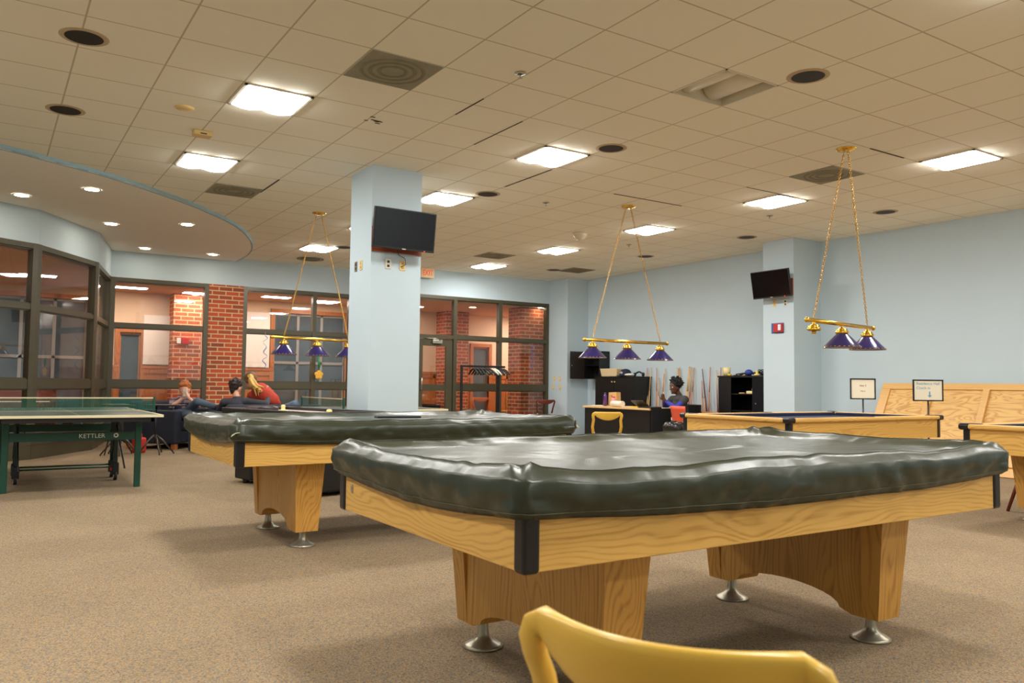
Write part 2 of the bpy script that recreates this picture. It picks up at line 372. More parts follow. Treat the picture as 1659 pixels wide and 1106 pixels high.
# storefront plan: far left segment, bay segments, back wall
A0, A1, B1, C1 = (-3.6, 6.6), (-1.74, 7.78), (-.82, 9.25), (-.42, 11.1)
SOFF = mat('soffit_plaster', (254, 246, 232), .85, noise_amt=.03, noise_scale=2)
poly = SC + [(-.42, 11.1), (-.82, 9.25), (-1.74, 7.78), (-3.6, 6.6), (-6.5, 6.6)]
struct('ceiling_soffit', MB().prism(poly, SOFZ+.002, SOFZ+.02), SOFF)
mb = MB()
for i in range(len(SC)-1):
    p, q = Vector(SC[i]), Vector(SC[i+1]); n_ = Vector((p.y-q.y, q.x-p.x)).normalized()*.02
    mb.prism([tuple(p), tuple(q), tuple(q+n_), tuple(p+n_)], SOFZ, CE-.001)
struct('trim_1', mb, mat('soffit_edge_blue', (150, 180, 190), .7, noise_amt=.03))
# solid walls
struct('wall_right', MB().box(XR, XR+.2, YN, YB+.2, 0, CE), BLUE)
struct('wall_behind', MB().box(XL-.2, XR+.2, YN-.2, YN, 0, CE), BLUE)
struct('wall_left', MB().box(XL-.2, XL, YN, 6.6, 0, CE), BLUE)
struct('wall_left_return', MB().box(XL-.2, A0[0], 6.6, 6.8, 0, CE), BLUE)
struct('wall_corner_pillar', MB().box(8.82, XR, 9.31, YB, 0, CE), BLUE)
struct('wall_pillar', MB().box(8.73, XR, 3.05, 3.67, 0, CE), BLUE)
struct('wall_column', MB().box(1.281, 1.905, 2.962, 3.59, 0, CE), BLUE)
struct('wall_back_header', MB().box(5.0, 8.82, YB, YB+.2, HD, CE), BLUE)
struct('wall_back_step', MB().box(5.0, 5.33, YB, YB+.2, 0, HD).box(5.0, 5.2, YB+.2, YL+.2, 0, CE), BLUE)
struct('wall_far_header', MB().box(C1[0], 5.0, YL, YL+.2, HD, CE), BLUE)
struct('wall_far_end', MB().box(4.33, 5.0, YL, YL+.2, 0, HD), BLUE)
def seg_frame(p, q):
    p = Vector(p); q = Vector(q); d = q-p; L = d.length; a = math.atan2(d.y, d.x)
    return Matrix.Translation((p.x, p.y, 0)) @ Matrix.Rotation(a, 4, 'Z'), L
for nm, (p, q) in {'wall_bay_left': (A0, A1), 'wall_bay_middle': (A1, B1), 'wall_bay_right': (B1, C1)}.items():
    M, L = seg_frame(p, q); struct(nm, MB().box(0, L, 0, .15, HD, CE, M=M), BLUE)
# black rubber baseboard along the right wall, pillars and column
BASE = mat('baseboard_rubber', (52, 50, 48), .5, noise_amt=.05)
struct('baseboard_right', MB().box(XR-.012, XR, YN, 3.05, 0, .1).box(XR-.012, XR, 3.67, 9.31, 0, .1).box(8.718, 8.73, 3.05, 3.67, 0, .1).box(8.72, XR, 3.038, 3.05, 0, .1), BASE)
struct('baseboard_column', MB().box(1.269, 1.917, 2.95, 2.962, 0, .1).box(1.269, 1.281, 2.962, 3.59, 0, .1).box(1.905, 1.917, 2.962, 3.59, 0, .1).box(1.269, 1.917, 3.59, 3.602, 0, .1), BASE)

# brick pier standing in the left storefront
BR = brick('red_brick')
struct('wall_brick_pier', MB().box(1.33, 2.0, YL-.01, YL+.4, 0, HD), BR)

# ------------------------------------------------------------------ storefront windows (frame > glass panes)
GLS = glass('window_glass', (.96, .95, .93), 1.3)
def storefront(name, p, q, posts, base=.37, th=.11, rails=((.99, 1.13), (2.11, 2.19)), ends=(.08, .08), skip=()):
    """posts: distances along the run of the inner mullions; rails: z ranges"""
    M, L = seg_frame(p, q)
    xs = [0]+list(posts)+[L]
    f = MB()
    f.box(0, L, 0, th, HD-.075, HD, M=M)
    bott = base if base else .1
    if base:
        f.box(0, L, -.01, th, 0, base-.05, M=M); f.box(0, L, -.02, th+.01, base-.05, base, M=M); f.box(0, L, -.018, 0, .2, .215, M=M)
    else: f.box(0, L, 0, th, 0, .1, M=M)
    for i, x in enumerate(xs):
        wdt = .085
        if i == 0: f.box(-.001, ends[0], -.003, th+.003, 0, HD+.001, M=M)
        elif i == len(xs)-1: f.box(L-ends[1], L+.001, -.003, th+.003, 0, HD+.001, M=M)
        else: f.box(x-wdt/2, x+wdt/2, -.003, th+.003, 0, HD+.001, M=M)
    for i in range(len(xs)-1):
        if i in skip: continue
        for z0, z1 in rails: f.box(xs[i], xs[i+1], .005, th-.005, z0, z1, M=M)
        # stops that step the frame round every pane
        zz = [bott]+[z for r_ in rails for z in r_]+[HD-.075]
        for k in range(0, len(zz)-1, 2):
            for zc in (zz[k], zz[k+1]-.018): f.box(xs[i], xs[i+1], .03, th-.03, zc, zc+.018, M=M)
    o = struct(name, f, FRAME)
    for i in range(len(xs)-1):
        if i in skip: continue
        zz = [bott]+[z for r_ in rails for z in r_]+[HD-.075]
        for k in range(0, len(zz)-1, 2):
            MB().box(xs[i]+.03, xs[i+1]-.03, th/2-.003, th/2+.003, zz[k], zz[k+1], M=M).build('glass_pane', GLS, o)
    return o
storefront('window_1', A0, A1, [1.0])
storefront('window_2', A1, B1, [], ends=(.09, .09))
storefront('window_3', B1, C1, [], ends=(.09, .09))
wf = storefront('window_4', (C1[0], YL), (1.33, YL), [])
x480 = ony(478.5, 500, YL).x+.42
wf5 = storefront('window_5', (2.0, YL), (4.33, YL), [x480-2.0])
# right storefront with the door leaf in its first bay
DX0, DX1 = 5.33, 8.82
w6 = storefront('window_6', (DX0, YB), (DX1, YB), [6.30-DX0, 7.47-DX0], base=0, skip=(0,))
struct('trim_2', MB().box(DX0+.08, 6.257, YB+.005, YB+.105, 2.11, 2.19).box(DX0+.08, 6.257, YB+.03, YB+.08, HD-.1, HD-.075), FRAME)
MB().box(DX0+.05, 6.26, YB+.052, YB+.058, 2.19, HD-.08).build('glass_pane', GLS, w6)
door = MB().box(5.42, 5.53, YB+.03, YB+.075, .01, 2.1).box(6.09, 6.25, YB+.03, YB+.075, .01, 2.1).box(5.53, 6.09, YB+.032, YB+.073, 1.95, 2.1).box(5.53, 6.09, YB+.032, YB+.073, .01, .25).box(5.53, 6.09, YB+.032, YB+.073, .98, 1.12)
door = struct('door_1', door, FRAME)
MB().box(5.53, 6.09, YB+.049, YB+.055, .25, .98).box(5.53, 6.09, YB+.049, YB+.055, 1.12, 1.95).build('glass_pane', GLS, door)
MB().box(5.74, 5.97, YB-.03, YB+.03, 2.0, 2.08, bev=.006).build('door_closer', STEEL, door, label='silver door closer box')
MB().tube([(5.95, YB-.02, 2.09), (5.72, YB-.16, 2.1), (5.55, YB-.01, 2.105)], .01).build('closer_arm', STEEL, door)
MB().tube([(5.48, YB+.03, 1.0), (5.48, YB-.04, 1.0), (5.48, YB-.04, 1.25), (5.48, YB+.03, 1.25)], .012).build('door_handle', STEEL, door)
# small window-washer clips / latches on the transoms

# ------------------------------------------------------------------ corridor behind the glass
YC = 13.0; ZC = 2.97
CW = mat('cream_wall', (226, 196, 164), .8, noise_amt=.03, noise_scale=2)
PINKC = mat('corridor_ceiling', (232, 180, 150), .85, noise_amt=.03, noise_scale=2)
struct('ceiling_corridor', MB().prism([(-9, 6.9), (-3.6, 6.95), (-1.95, 8.0), (-1.0, 9.4), (-.6, 11.35), (5.25, 11.35), (5.25, 10.3), (14.5, 10.3), (14.5, 14.2), (-9, 14.2)], ZC, ZC+.06), PINKC)
NIGHT = mat('night_window_pane', (78, 90, 98), .06, noise_amt=.5, noise_scale=2.2)
WHT = mat('grey_window_muntin', (150, 146, 140), .5, noise_amt=.04)
WAINS = wood('wainscot', (190, 116, 62), (150, 82, 40), 'Z', fine=.6)
ZW = 1.42
# openings along the corridor wall: (x0, x1, z0, z1, vertical muntins)
OPEN = [(-2.9, -.62, .1, 2.75), (.0, .40, .0, 2.13), (3.2, 4.9, .35, 2.72), (8.47, 8.95, 0, 2.12)]
mb = MB(); ms = MB()
edges = [-9.0]
for a in OPEN: edges += [a[0], a[1]]
edges.append(14.5)
for i in range(0, len(edges), 2):
    mb.box(edges[i], edges[i+1], YC, YC+.2, 0, ZC); 
for (a, b_, z0, z1) in OPEN:
    mb.box(a, b_, YC, YC+.2, z1, ZC)
    if z0 > 0: mb.box(a, b_, YC, YC+.2, 0, z0)
struct('wall_corridor', mb, CW)
mb = MB()
for i in range(0, len(edges), 2):
    x0, x1 = edges[i], edges[i+1]
    mb.box(x0, x1, YC-.025, YC, 0, ZW)
    mb.box(x0, x1, YC-.06, YC, ZW-.04, ZW+.02, bev=.006)
    mb.box(x0, x1, YC-.04, YC, 0, .18)
    n_ = max(1, round((x1-x0)/.55)); s_ = (x1-x0)/n_
    for k in range(n_):
        mb.box(x0+k*s_, x0+k*s_+.07, YC-.045, YC, .18, ZW-.04)
    mb.box(x0, x1, YC-.045, YC, ZW-.14, ZW-.04); mb.box(x0, x1, YC-.045, YC, ZW-.38, ZW-.32)
struct('trim_3', mb, WAINS)
mb = MB()
for (a, b_, z0, z1) in OPEN:
    mb.box(a-.09, a, YC-.05, YC+.02, z0, z1+.09); mb.box(b_, b_+.09, YC-.05, YC+.02, z0, z1+.09); mb.box(a-.09, b_+.09, YC-.052, YC+.02, z1, z1+.09)
struct('trim_4', mb, CHERRY)
for k, (a, b_, z0, z1) in enumerate(OPEN):
    f = MB().box(a, b_, YC+.02, YC+.08, z0, z0+.05).box(a, b_, YC+.02, YC+.08, z1-.05, z1)
    nv = {0: 4, 1: 1, 2: 3, 3: 1}[k]
    for j in range(nv+1):
        x = a+(b_-a)*j/nv; f.box(x-.03, x+.03, YC+.02, YC+.08, z0, z1)
    if k in (0, 2): f.box(a, b_, YC+.02, YC+.08, 1.55, 1.61)
    o = struct(('window_7', 'window_8', 'window_9', 'door_2')[k], f, (WHT, CHERRY, WHT, CHERRY)[k])
    MB().box(a, b_, YC+.045, YC+.055, z0, z1).build('night_pane', NIGHT, o)
# brick piers in the corridor
struct('wall_brick_pier_1', MB().box(.95, 1.52, YC-.45, YC, 0, ZC), BR)
struct('wall_brick_pier_2', MB().box(7.38, 8.02, YC-.55, YC, 0, ZC), BR)
struct('wall_brick_pier_3', MB().box(8.25, 9.3, YB+.32, YB+.88, 0, ZC), BR)
struct('wall_corridor_end', MB().box(-9.2, -9, 6.9, 13.2, 0, ZC).box(14.3, 14.5, 10.3, 13.2, 0, ZC).box(9.62, 14.5, YB+.2, YB+.4, 0, ZC).box(-9, -6.7, 6.7, 6.9, 0, ZC), CW)

# ------------------------------------------------------------------ ceiling fixtures
LENS = emis('troffer_lens', (1.0, .99, .95), PANEL_LIGHT)
LFR = mat('troffer_frame', (235, 228, 210), .5)
def troffer(c, r_, label, group='lit square ceiling panels'):
    t = thing('ceiling_light', label, 'ceiling light', ((c+.5)*T, (r_+.5)*T, CE), group=group)
    h = T/2-.012
    f = MB()
    for (a, b_, cc, d) in ((-h, h, -h, -h+.025), (-h, h, h-.025, h), (-h, -h+.025, -h, h), (h-.025, h, -h, h)): f.box(a, b_, cc, d, -.012, 0)
    f.build('frame', LFR, t)
    h -= .025; n = 13; vs = []; fs = []
    for i in range(n):
        x = -h+2*h*i/(n-1); z = -.012-.022*abs(math.sin(2*PI*i/(n-1)))
        vs += [(x, -h, z), (x, h, z)]
    for i in range(n-1): fs.append((2*i, 2*i+1, 2*i+3, 2*i+2))
    base = len(vs)
    g = MB().raw(vs, fs, True); g.build('lens', LENS, t)
    return t
ref = {(-1, 2): 'lit square ceiling panel nearest the camera at upper left', (-1, 6): 'lit square ceiling panel beside the curved soffit edge',
       (4, 2): 'lit square ceiling panel in the middle, between grey square vent and dark round downlight', (4, 6): 'lit square ceiling panel just right of the column top',
       (4, 10): 'lit square ceiling panel peeking out left of the column', (4, 14): 'lit square ceiling panel behind the chains of the leftmost billiard lamp',
       (10, -2): 'lit square ceiling panel cut by the right edge of the photo', (10, 2): 'lit square ceiling panel left of the rightmost billiard lamp canopy',
       (10, 6): 'lit square ceiling panel behind the middle billiard lamp chain', (10, 10): 'lit square ceiling panel left of the middle billiard lamp, second farthest',
       (10, 14): 'farthest lit square ceiling panel, above the right storefront'}
for (c, r_), l in ref.items(): troffer(c, r_, l)
for c, r_ in ((-1, -4), (-1, -8), (4, -6), (10, -6), (4, -10), (10, -10), (-6, -2), (-6, -6), (-6, 2), (-1, -14), (10, -14)):
    troffer(c, r_, 'lit square ceiling panel behind or above the camera, outside the photo', 'ceiling panels outside the photo')
# unlit troffer with its curved reflector
t = thing('ceiling_light', 'unlit recessed ceiling fixture with bare curved white reflectors', 'ceiling light', (4.5*T, -1.5*T, CE))
h = T/2
f = MB()
f.box(-h, h, -h, -h+.012, -.006, .13).box(-h, h, h-.012, h, -.006, .13).box(-h, -h+.012, -h, h, -.006, .13).box(h-.012, h, -h, h, -.006, .13).box(-h, h, -h, h, .12, .13)
f.build('housing', mat('fixture_white', (226, 218, 196), .5), t)
for cx in (-.15, .15):
    vs = []; fs = []
    for i in range(13):
        a = PI*i/12; vs += [(cx+.115*math.cos(a), -h+.03, .118-.1*math.sin(a)), (cx+.115*math.cos(a), h-.03, .118-.1*math.sin(a))]
    for i in range(12): fs.append((2*i, 2*i+1, 2*i+3, 2*i+2))
    n = len(vs); fs += [tuple(range(0, n, 2)), tuple(range(1, n, 2))]
    MB().raw(vs, fs, True).build('reflector', mat('reflector_white', (232, 224, 204), .35), t)
# square vents
VENT = mat('dusty_vent', (150, 145, 122), .8, noise_amt=.25, noise_scale=6)
VDARK = mat('vent_soot', (132, 127, 106), .9, noise_amt=.3, noise_scale=9)
def vent(c, r_, label, louvre=False, sx=1, sy=1):
    t = thing('ceiling_vent', label, 'ceiling vent', ((c+.5)*T, (r_+.5)*T, CE), group='square ceiling vents')
    h = T/2-.01
    MB().box(-h*sx, h*sx, -h*sy, h*sy, -.008, 0).build('vent_plate', VENT, t)
    if louvre:
        m_ = MB()
        for k in range(7): y = -h*sy+.05+k*(2*h*sy-.1)/6; m_.box(-h*sx+.03, h*sx-.03, y-.012, y+.012, -.016, -.008)
        m_.build('louvre', mat('louvre_tan', (140, 122, 88), .7), t, kind='stuff')
    else:
        m_ = MB()
        for k in range(3):
            r1 = .09+.07*k; m_.lathe([(r1, -.008), (r1+.012, -.016), (r1+.03, -.012), (r1+.035, -.008)], n=28, caps=False)
        m_.build('diffuser_ring', VDARK, t)
vent(0, 0, 'large grey square vent nearest the camera, above the column')
vent(0, 8, 'brown square vent right of the curved soffit edge')
vent(9, 0, 'grey square vent behind the chains of the rightmost billiard lamp')
vent(9, 12, 'pale grey square vent near the exit sign')
vent(13, 13, 'tan louvred vent in the far right ceiling corner', True)
vent(4.5, 16.2, 'small dark vent by the wall behind the leftmost billiard lamp', False, .6, .5)
# round downlights that are off
CAN = mat('dark_can', (34, 28, 24), .6, noise_amt=.2)
def can(cx, cy, label):
    t = thing('recessed_downlight', label, 'downlight', (cx*T, cy*T, CE), group='unlit round downlights')
    MB().lathe([(.128, -.006), (.15, -.007), (.165, -.001)], n=28, caps=False).build('trim_ring', mat('can_trim', (190, 166, 132), .6), t)
    MB().lathe([(0.0001, -.002), (.06, -.0022), (.128, -.0055)], n=28).build('baffle', CAN, t)
for (cx, cy, l) in ((5.05, -2.43, 'dark round downlight right of the unlit open fixture'), (5.03, 1.51, 'dark round downlight beside the middle lit panel'),
                    (5.04, 5.58, 'dark round downlight right of the column and its lit panel'), (13.36, 1.73, 'dark round downlight above the blue right wall'),
                    (13.31, 5.72, 'dark round downlight left of the wall pillar'), (13.34, 9.76, 'small dark round downlight right of the middle billiard lamp chains'),
                    (12.82, 13.91, 'far dark round downlight left of the tan louvred vent'), (-2.96, 1.64, 'largest dark round downlight at the upper left corner'),
                    (-2.93, 4.72, 'dark round downlight above the curved soffit'), (5.05, 13.9, 'dark round downlight touching the left edge of the column')):
    can(cx, cy, l)
# lit downlights of the soffit
DLM = emis('downlight_glow', (1.0, .90, .72), DOWN_LIGHT)
for (px_, py_, l) in ((35, 316, 'lit round downlight at far left of the soffit'), (149, 306.5, 'lit round downlight nearest the curved soffit edge'),
                      (180, 362.5, 'lit round downlight above the bay window'), (303, 363.5, 'lit round downlight in the middle right of the soffit'),
                      (235, 402, 'lit round downlight by the blue header above the left storefront'), (345, 412, 'lit round downlight above the brick pier')):
    p = onz(px_, py_, SOFZ)
    t = thing('soffit_downlight', l, 'downlight', (p.x, p.y, SOFZ), group='lit round downlights in the soffit')
    MB().lathe([(.085, -.006), (.1, -.007), (.11, .0)], n=24, caps=False).build('trim_ring', WHITEP, t)
    MB().lathe([(0.0001, -.005), (.085, -.0045)], n=24).build('lamp_lens', DLM, t)
# detectors, sprinklers and a stained tile
p = onz(328, 213, CE); t = thing('smoke_detector', 'boxy cream smoke detector between the two left ceiling panels', 'smoke detector', (p.x, p.y, CE))
MB().box(-.09, .09, -.06, .06, -.05, 0, bev=.012).build('housing', CREAMP, t); MB().box(-.03, .03, -.065, -.058, -.04, -.03).build('indicator', BLACK, t)
p = onz(299, 174, CE); MB().lathe([(0.0001, -.02), (.07, -.018), (.085, -.004), (.085, 0)]). build('ceiling_disc', CREAMP, None, 'flat round cream cap left of the nearest lit panel', 'ceiling cap', loc=(p.x, p.y, CE))
p = onz(940, 377, CE); MB().lathe([(0.0001, -.12), (.06, -.11), (.11, -.05), (.12, 0)]).build('dome_sensor', mat('frosted_dome', (214, 198, 170), .2), None, 'small translucent dome sensor left of the middle billiard lamp', 'sensor', loc=(p.x, p.y, CE))
for (x, y, l) in ((843, 118, 'tiny ring sprinkler at top centre of the ceiling'), (885, 328, 'tiny sprinkler below the middle lit panel'), (1247, 349, 'tiny sprinkler below the panel left of the rightmost lamp'), (1019, 396, 'tiny sprinkler beside the middle lamp chain')):
    p = onz(x, y, CE); t = thing('sprinkler', l, 'sprinkler', (p.x, p.y, CE), group='ceiling sprinklers')
    MB().lathe([(.018, -.0), (.045, -.004), (.045, -.008), (.02, -.012)], caps=False).build('escutcheon', STEEL, t); MB().cyl((0, 0, -.01), (0, 0, -.04), .008).cyl((0, 0, -.04), (0, 0, -.043), .018).build('deflector', STEEL, t)
p = onz(612, 196, CE); mb = MB()
for k in range(9):
    a = random.random()*6.28; d = random.random()*.12; mb.box(p.x+d*math.cos(a)-.03, p.x+d*math.cos(a)+.03*random.random(), p.y+d*math.sin(a)-.012, p.y+d*math.sin(a)+.02*random.random(), CE-.003, CE-.0005)
mb.build('broken_patch', mat('brown_stain', (92, 68, 44), .9), ceiling, kind='stuff')
# corridor light panels
HL = emis('corridor_panel', (1.0, .86, .78), HALL_LIGHT)
for (cx, cy, sx, sy, l) in ((.05, 12.0, .6, .3, 'lit corridor ceiling panel seen through the leftmost main pane'), (1.35, 12.2, .6, .3, 'lit corridor ceiling panel left of the brick pier'),
                        (2.9, 11.9, .6, .3, 'lit corridor ceiling panel seen above the leftmost billiard lamp'), (4.1, 12.1, .6, .3, 'lit corridor ceiling panel left of the column'),
                        (6.1, 11.9, .6, .3, 'lit corridor ceiling panel above the glass door'), (9.9, 11.9, 1.2, .4, 'unseen corridor panel behind the corner pillar, added to brighten the right end'),  # wide panel behind the pillar is an added source for the right corridor
                        (-1.6, 11.0, .6, .3, 'lit corridor ceiling panel at the far left window'), (-3.2, 9.6, 1.2, .3, 'long unseen corridor panel past the left edge, added to brighten the bay panes')):  # long panel is added out of view to light the bay panes
    t = thing('corridor_light', l, 'ceiling light', (cx, cy, ZC), group='corridor ceiling panels')
    MB().box(-sx/2, sx/2, -sy/2, sy/2, -.012, 0).build('frame', LFR, t)
    MB().box(-sx/2+.02, sx/2-.02, -sy/2+.02, sy/2-.02, -.016, -.0125).build('lens', HL, t)
for (cx, cy, l) in ((7.4, 11.2, 'small round corridor downlight above the middle right pane'), (8.72, 10.22, 'small corridor downlight washing the brick pier at right')):
    t = thing('corridor_downlight', l, 'downlight', (cx, cy, ZC), group='corridor downlights')
    MB().lathe([(.085, -.006), (.1, -.007), (.11, .0)], caps=False).build('trim_ring', WHITEP, t); MB().lathe([(0.0001, -.005), (.085, -.0045)]).build('lamp_lens', emis('corridor_downlight_glow', (1, .8, .55), 30), t)
# ------------------------------------------------------------------ pool tables
L2, W2 = 1.312, .7035          # half length and half width of a table body
FELT = mat('navy_felt', (26, 34, 66), .85, noise_amt=.08)
POST = mat('black_corner_trim', (24, 23, 26), .3, noise_amt=.1)
FOOTM = mat('cast_foot_metal', (176, 168, 148), .35, .7, noise_amt=.1)
def pedestal(parent, x):
    top, bot, zt, zb = .53, .485, .59, .108
    prof = [(-bot, zb), (-.36, zb), (-.30, zb+.02)]
    for i in range(1, 12):
        a = PI*i/12; prof.append((-.30*math.cos(a), zb+.02+.072*math.sin(a)))
    prof += [(.30, zb+.02), (.36, zb), (bot, zb), (top, zt), (-top, zt)]
    M = Matrix(((0, 0, 1, 0), (1, 0, 0, 0), (0, 1, 0, 0), (0, 0, 0, 1)))
    lg = MB().prism(prof, x-.078, x+.078, M=M).build('leg', OAK_Z, parent)
    for s in (-1, 1):
        # tapered end post
        vs = []
        for z, hx, y0, y1 in ((zb, .078, bot-.075, bot+.006), (zt, .104, top-.10, top+.006)):
            vs += [(x-hx, s*y0, z), (x+hx, s*y0, z), (x+hx, s*y1, z), (x-hx, s*y1, z)]
        MB().raw(vs, [(3, 2, 1, 0), (4, 5, 6, 7), (0, 1, 5, 4), (1, 2, 6, 5), (2, 3, 7, 6), (3, 0, 4, 7)]).build('end_post', OAK_Z, lg)
        MB().lathe([(.0001, 0), (.084, 0), (.087, .006), (.074, .014), (.046, .028), (.030, .045), (.025, .06), (.022, .10), (.017, .12)], (x, s*.405, 0)).build('leveling_foot', FOOTM, parent)
def pool_table(label, cx, cy, uncovered, rz=0, zt=.80):
    t = thing('pool_table', label, 'pool table', (cx, cy, 0), rz, 'four oak pool tables')
    za = .586
    for s in (-1, 1):
        MB().box(-L2+.02, L2-.02, s*W2-.0125*(1+s), s*W2+.0125*(1-s), za, zt, bev=.003).build('side_panel', OAK_X, t)
        MB().box(s*L2-.0125*(1+s), s*L2+.0125*(1-s), -W2+.02, W2-.02, za, zt, bev=.003).build('end_panel', OAK_Y, t)
    MB().box(-L2+.03, L2-.03, -W2+.03, W2-.03, zt-.16, zt-.03).build('slate_bed', mat('dark_underframe', (40, 32, 26), .8), t)
    MB().box(-L2+.03, L2-.03, -W2+.03, W2-.03, za+.01, za+.03).build('bottom_board', BLACKM, t)
    for sx in (-1, 1):
        for sy in (-1, 1):
            MB().box(sx*(L2-.022)-.03, sx*(L2-.022)+.03, sy*(W2-.022)-.03, sy*(W2-.022)+.03, za-.004, zt, bev=.014, seg=4).build('corner_post', POST, t)
    for x in (-.775, .775): pedestal(t, x)
    # rails: bullnose wood outside, cushion inside
    zr = zt+.03
    o = .035 if uncovered else .008
    for s in (-1, 1):
        MB().box(-L2+.04, L2-.04, min(s*(W2+o), s*(W2-.10)), max(s*(W2+o), s*(W2-.10)), zt-.012, zr, bev=.016, seg=4).build('side_rail', OAK_X, t)
        MB().box(min(s*(L2+o), s*(L2-.10)), max(s*(L2+o), s*(L2-.10)), -W2+.04, W2-.04, zt-.012, zr, bev=.016, seg=4).build('end_rail', OAK_Y, t)
        MB().box(-L2+.16, L2-.16, min(s*(W2-.1), s*(W2-.155)), max(s*(W2-.1), s*(W2-.155)), zt-.02, zr-.004, bev=.01).build('cushion', FELT, t)
        MB().box(min(s*(L2-.1), s*(L2-.155)), max(s*(L2-.1), s*(L2-.155)), -W2+.16, W2-.16, zt-.02, zr-.004, bev=.01).build('cushion', FELT, t)
    MB().box(-L2+.1, L2-.1, -W2+.1, W2-.1, zt-.03, zt-.012).build('playing_cloth', FELT, t)
    for sx in (-1, 0, 1):
        for sy in (-1, 1):
            m_ = MB()
            x, y = sx*(L2-.075), sy*(W2-.075)
            if not uncovered: continue
            if sx:
                m_.box(x-.065 if sx < 0 else x-.045, x+.045 if sx < 0 else x+.065, y-.065 if sy < 0 else y-.045, y+.045 if sy < 0 else y+.065, zt-.016, zr+.006, bev=.02, seg=4)
                cx_ = sx*(L2-.012); cy_ = sy*(W2-.012); m_.box(cx_-.05, cx_+.05, cy_-.05, cy_+.05, zt-.02, zr+.008, bev=.022, seg=4)
            else: m_.box(-.07, .07, sy*(W2-.04)-.05, sy*(W2-.04)+.05, zt-.01, zr+.005, bev=.012, seg=3)
            m_.build('pocket_casting', POST, t)
    return t
VINYL = mat('dark_green_vinyl', (46, 51, 36), .33, noise_amt=.12, noise_scale=2.5, bump=.3, bump_scale=5, bump_dist=.02)
def cover(label, cx, cy, seed, tags_at, pts=()):
    rnd = random.Random(seed); off = Vector((rnd.random()*50, rnd.random()*50, rnd.random()*50))
    A, B = L2+.05, W2+.05
    def contour(n_, rad):
        P = []; a, b = A-rad, B-rad
        segs = [((a, -b), (a, b), 0), ((a, b), (-a, b), 90), ((-a, b), (-a, -b), 180), ((-a, -b), (a, -b), 270)]
        for (p, q, ang) in segs:
            nx, ny = math.cos(R(ang)), math.sin(R(ang))
            L = math.hypot(q[0]-p[0], q[1]-p[1]); k = max(8, int(L/.022))
            for i in range(k): t = i/k; P.append((p[0]+(q[0]-p[0])*t, p[1]+(q[1]-p[1])*t, nx, ny, 4*(t-.5)**2, 0))
            for i in range(7):
                t = i/7; a2 = R(ang+90*t); P.append((q[0], q[1], math.cos(a2), math.sin(a2), 1, 1))
        return P
    rad = .075; P = contour(0, rad)
    rings = []
    # (inset from edge, kind)
    ins = [.66, .5, .4, .32, .26, .21, .17, .14, .115, .09, .07, .05, .032, .018, .008, 0]
    n = len(P); vs = []; fs = []
    def nz(x, y, z, s): return noise.noise(Vector((x*s, y*s, z*s))+off)
    for d in ins:
        for (x, y, nx, ny, m_, c) in P:
            # inward move keeps the contour rounded-rectangular
            f_ = 1 if d < .3 else 1
            X = x+nx*rad; Y = y+ny*rad
            k = min(d, .62*B/ .66*1.0)
            sx = (A-min(d, A-.01))/A; sy = (B-min(d, B-.02))/B
            X *= sx; Y *= sy
            hump = max(0, 1-abs(d-.05)/.10)**1.3
            z = .836 + .032*hump - .0*d
            corner = max(0, 1-math.hypot(A-abs(X), B-abs(Y))/.34)
            z += .026*corner*min(1, d/.05+.4)*(.6+.8*rnd_c(X, Y, seed))
            z += .012*nz(X, Y, 0, 2.6)+.006*nz(X, Y, 3, 9)+.004*abs(nz(X*.4, Y, 5, 22))
            # radiating folds near corners
            ang = math.atan2(B-abs(Y), A-abs(X)); z += .012*corner*(1-2*abs(math.sin(ang*5+seed)))*min(1, d/.03)
            if d < .045: z -= (.045-d)*.35
            vs.append((X, Y, z))
    zr = [.02, .045, .07, .095, .118, .128, .134, .14]
    for zi, dz in enumerate(zr):
        q = (zi+1)/len(zr)
        for j, (x, y, nx, ny, m_, c) in enumerate(P):
            hem = .704+.036*m_ + .006*nz(x, y, 1, 2)
            ztop = .838-.03+.0
            z = ztop-(ztop-hem)*q
            bul = .0+.009*math.sin(PI*min(1, q*1.1))*(.6+.8*nz(x*1.3, y*1.3, 0, 2.2)) + .013*nz(x, y, z*3, 6)*(.4+q*.6)-.012*abs(nz(x, y, z*2.5, 13))
            if c: bul += .01*math.sin(j*2.3)*(1-q)
            s_c = min(A-abs(x+nx*rad), B-abs(y+ny*rad)) if False else (B-abs(y) if abs(nx) > .9 else A-abs(x) if abs(ny) > .9 else 0)
            bul += .010*math.exp(-s_c/.30)*math.sin(s_c*26-q*5+seed)*min(1, s_c/.05)*(1-q*.4) + .006*math.exp(-((s_c-.9)/.3)**2)*math.sin(s_c*40+q*4)
            bul -= .03*q**1.2*(.75 if c else 1)
            if zi in (5,): bul += .004
            z += .012*nz(x+nx*.2, y+ny*.2, z*3, 4)*(1-q)
            vs.append((x+nx*(rad+max(bul, -.033)), y+ny*(rad+max(bul, -.033)), z))
    nr = len(ins)+len(zr)
    for k in range(nr-1):
        for i in range(n): j = (i+1) % n; fs.append((k*n+i, k*n+j, (k+1)*n+j, (k+1)*n+i))
    c0 = len(vs); vs.append((0, 0, .83))
    for i in range(n): fs.append((c0, (i+1) % n, i))
    me = MB().raw(vs, fs, True)
    o = me.build('pool_table_cover', VINYL, None, label, 'table cover', loc=(cx, cy, 0))
    sd = o.modifiers.new('t', 'SOLIDIFY'); sd.thickness = .0018; sd.offset = 1
